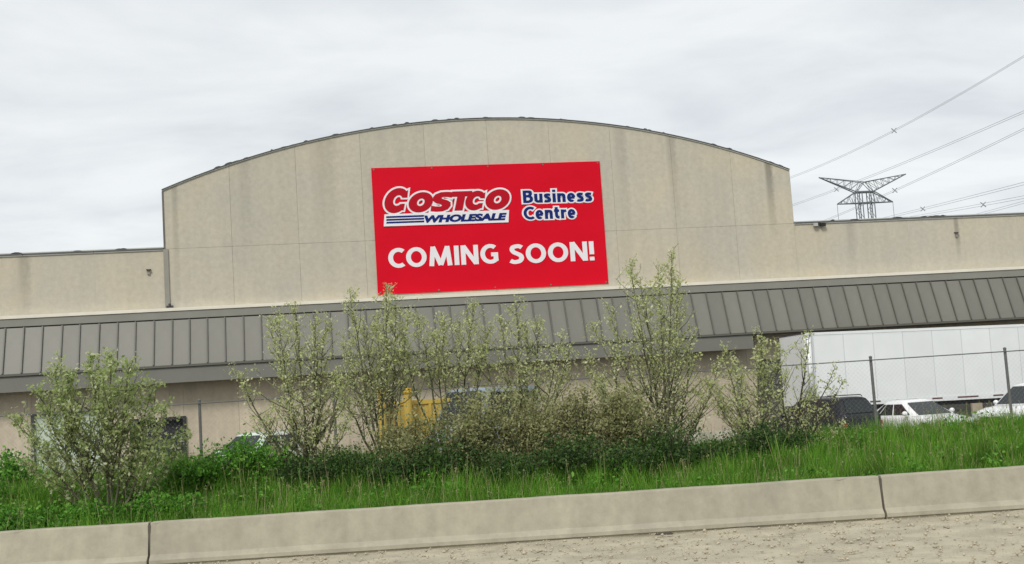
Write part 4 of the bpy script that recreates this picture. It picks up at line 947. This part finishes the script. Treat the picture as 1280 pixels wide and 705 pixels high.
# grass: bent blades, thinner and shorter under the bushes
gr = np.random.RandomState(12)
def grass(name, label, n, x0, x1, y0, y1, hmin, hmax, w):
    x = gr.uniform(x0, x1, n); y = y0 + (y1 - y0) * gr.rand(n)
    clump = 0.55 + 0.45 * np.sin(x * 2.3 + 1.7 * np.sin(y * 1.9)) * np.sin(y * 2.7 + x * .8)
    hh = (hmin + (hmax - hmin) * gr.rand(n) ** 1.3) * (0.65 + 0.5 * clump)
    tc_ = gr.randint(0, 5200, n); txs = gr.uniform(x0, x1, 5200); tys = y0 + (y1 - y0) * gr.rand(5200); th_ = 0.7 + 0.75 * gr.rand(5200) ** 2
    tuft = gr.rand(n) < 0.6; x = np.where(tuft, txs[tc_] + gr.normal(size=n) * 0.06, x); y = np.where(tuft, np.clip(tys[tc_] + gr.normal(size=n) * 0.06, y0, y1), y); hh = np.where(tuft, hh * th_[tc_], hh * .8)
    z = hgt(x, y) - 0.02
    a = gr.rand(n) * 6.283; lean = hh * (0.12 + 0.5 * gr.rand(n) ** 1.5); ld = gr.rand(n) * 6.283
    wx, wy = np.cos(a) * w, np.sin(a) * w
    lx, ly = np.cos(ld) * lean, np.sin(ld) * lean
    b0 = np.stack([x - wx, y - wy, z], -1); b1 = np.stack([x + wx, y + wy, z], -1)
    m0_ = np.stack([x - wx * .75 + lx * .35, y - wy * .75 + ly * .35, z + hh * .58], -1); m1_ = np.stack([x + wx * .75 + lx * .35, y + wy * .75 + ly * .35, z + hh * .58], -1)
    tp = np.stack([x + lx, y + ly, z + hh * .97], -1)
    V = np.stack([b0, b1, m0_, m1_, tp], 1).reshape(-1, 3)
    o = np.arange(n)[:, None] * 5
    F = np.concatenate([o + np.array([[0, 1, 3]]), o + np.array([[0, 3, 2]]), o + np.array([[2, 3, 4]])], 1).reshape(-1, 3)
    return tag(np_mesh(name, V, F, 'grass_blade'), label, 'grass', kind='stuff')
grass('grass', 'long bright green grass behind the concrete barrier', 260000, -14, 17, 20.35, 30.5, 0.20, 0.58, 0.0052)

# dry stalks and broad-leaved weeds among the grass
leafmat('dry_stalk', [(0.30, 0.27, 0.13), (0.22, 0.24, 0.10), (0.40, 0.36, 0.19), (0.16, 0.20, 0.07)], 0.2)
n = 2600
x = gr.uniform(-13, 16, n); y = 20.5 + 9.5 * gr.rand(n); z = hgt(x, y); h = 0.35 + 0.45 * gr.rand(n) ** 2
lx, ly = gr.normal(size=n) * 0.10, gr.normal(size=n) * 0.10; w = 0.0035
V = np.stack([np.stack([x - w, y, z], -1), np.stack([x + w, y, z], -1), np.stack([x + lx + w * .6, y + ly, z + h], -1), np.stack([x + lx - w * .6, y + ly, z + h], -1)], 1).reshape(-1, 3)
F = np.arange(4 * n).reshape(n, 4)
hd = 6                                        # seed heads
hx = np.repeat(x + lx, hd) + gr.normal(size=n * hd) * .012; hy = np.repeat(y + ly, hd) + gr.normal(size=n * hd) * .012; hz = np.repeat(z + h, hd) + gr.uniform(-.09, .02, n * hd)
V2, F2 = leaf_cloud(np.stack([hx, hy, hz], -1), 0.013, 31)
tag(np_mesh('dry_stalks', np.concatenate([V, V2]), np.concatenate([F, F2 + len(V)]), 'dry_stalk'), 'thin dry seed stalks standing among the green grass', 'grass', kind='stuff')
cx, cy = gr.uniform(-13, 16, 420), 20.6 + 8.5 * gr.rand(420); m = 60
wx = np.repeat(cx, m) + gr.normal(size=420 * m) * np.repeat(0.08 + .14 * gr.rand(420), m); wy = np.clip(np.repeat(cy, m) + gr.normal(size=420 * m) * .12, 20.4, 31)
wz = hgt(wx, wy) + gr.rand(420 * m) ** .7 * np.repeat(0.15 + 0.33 * gr.rand(420), m)
V, F = leaf_cloud(np.stack([wx, wy, wz], -1), 0.034, 33, 0.6)
tag(np_mesh('weeds', V, F, 'leaf_bright'), 'broad-leaved green weeds scattered through the grass', 'weeds', kind='stuff')
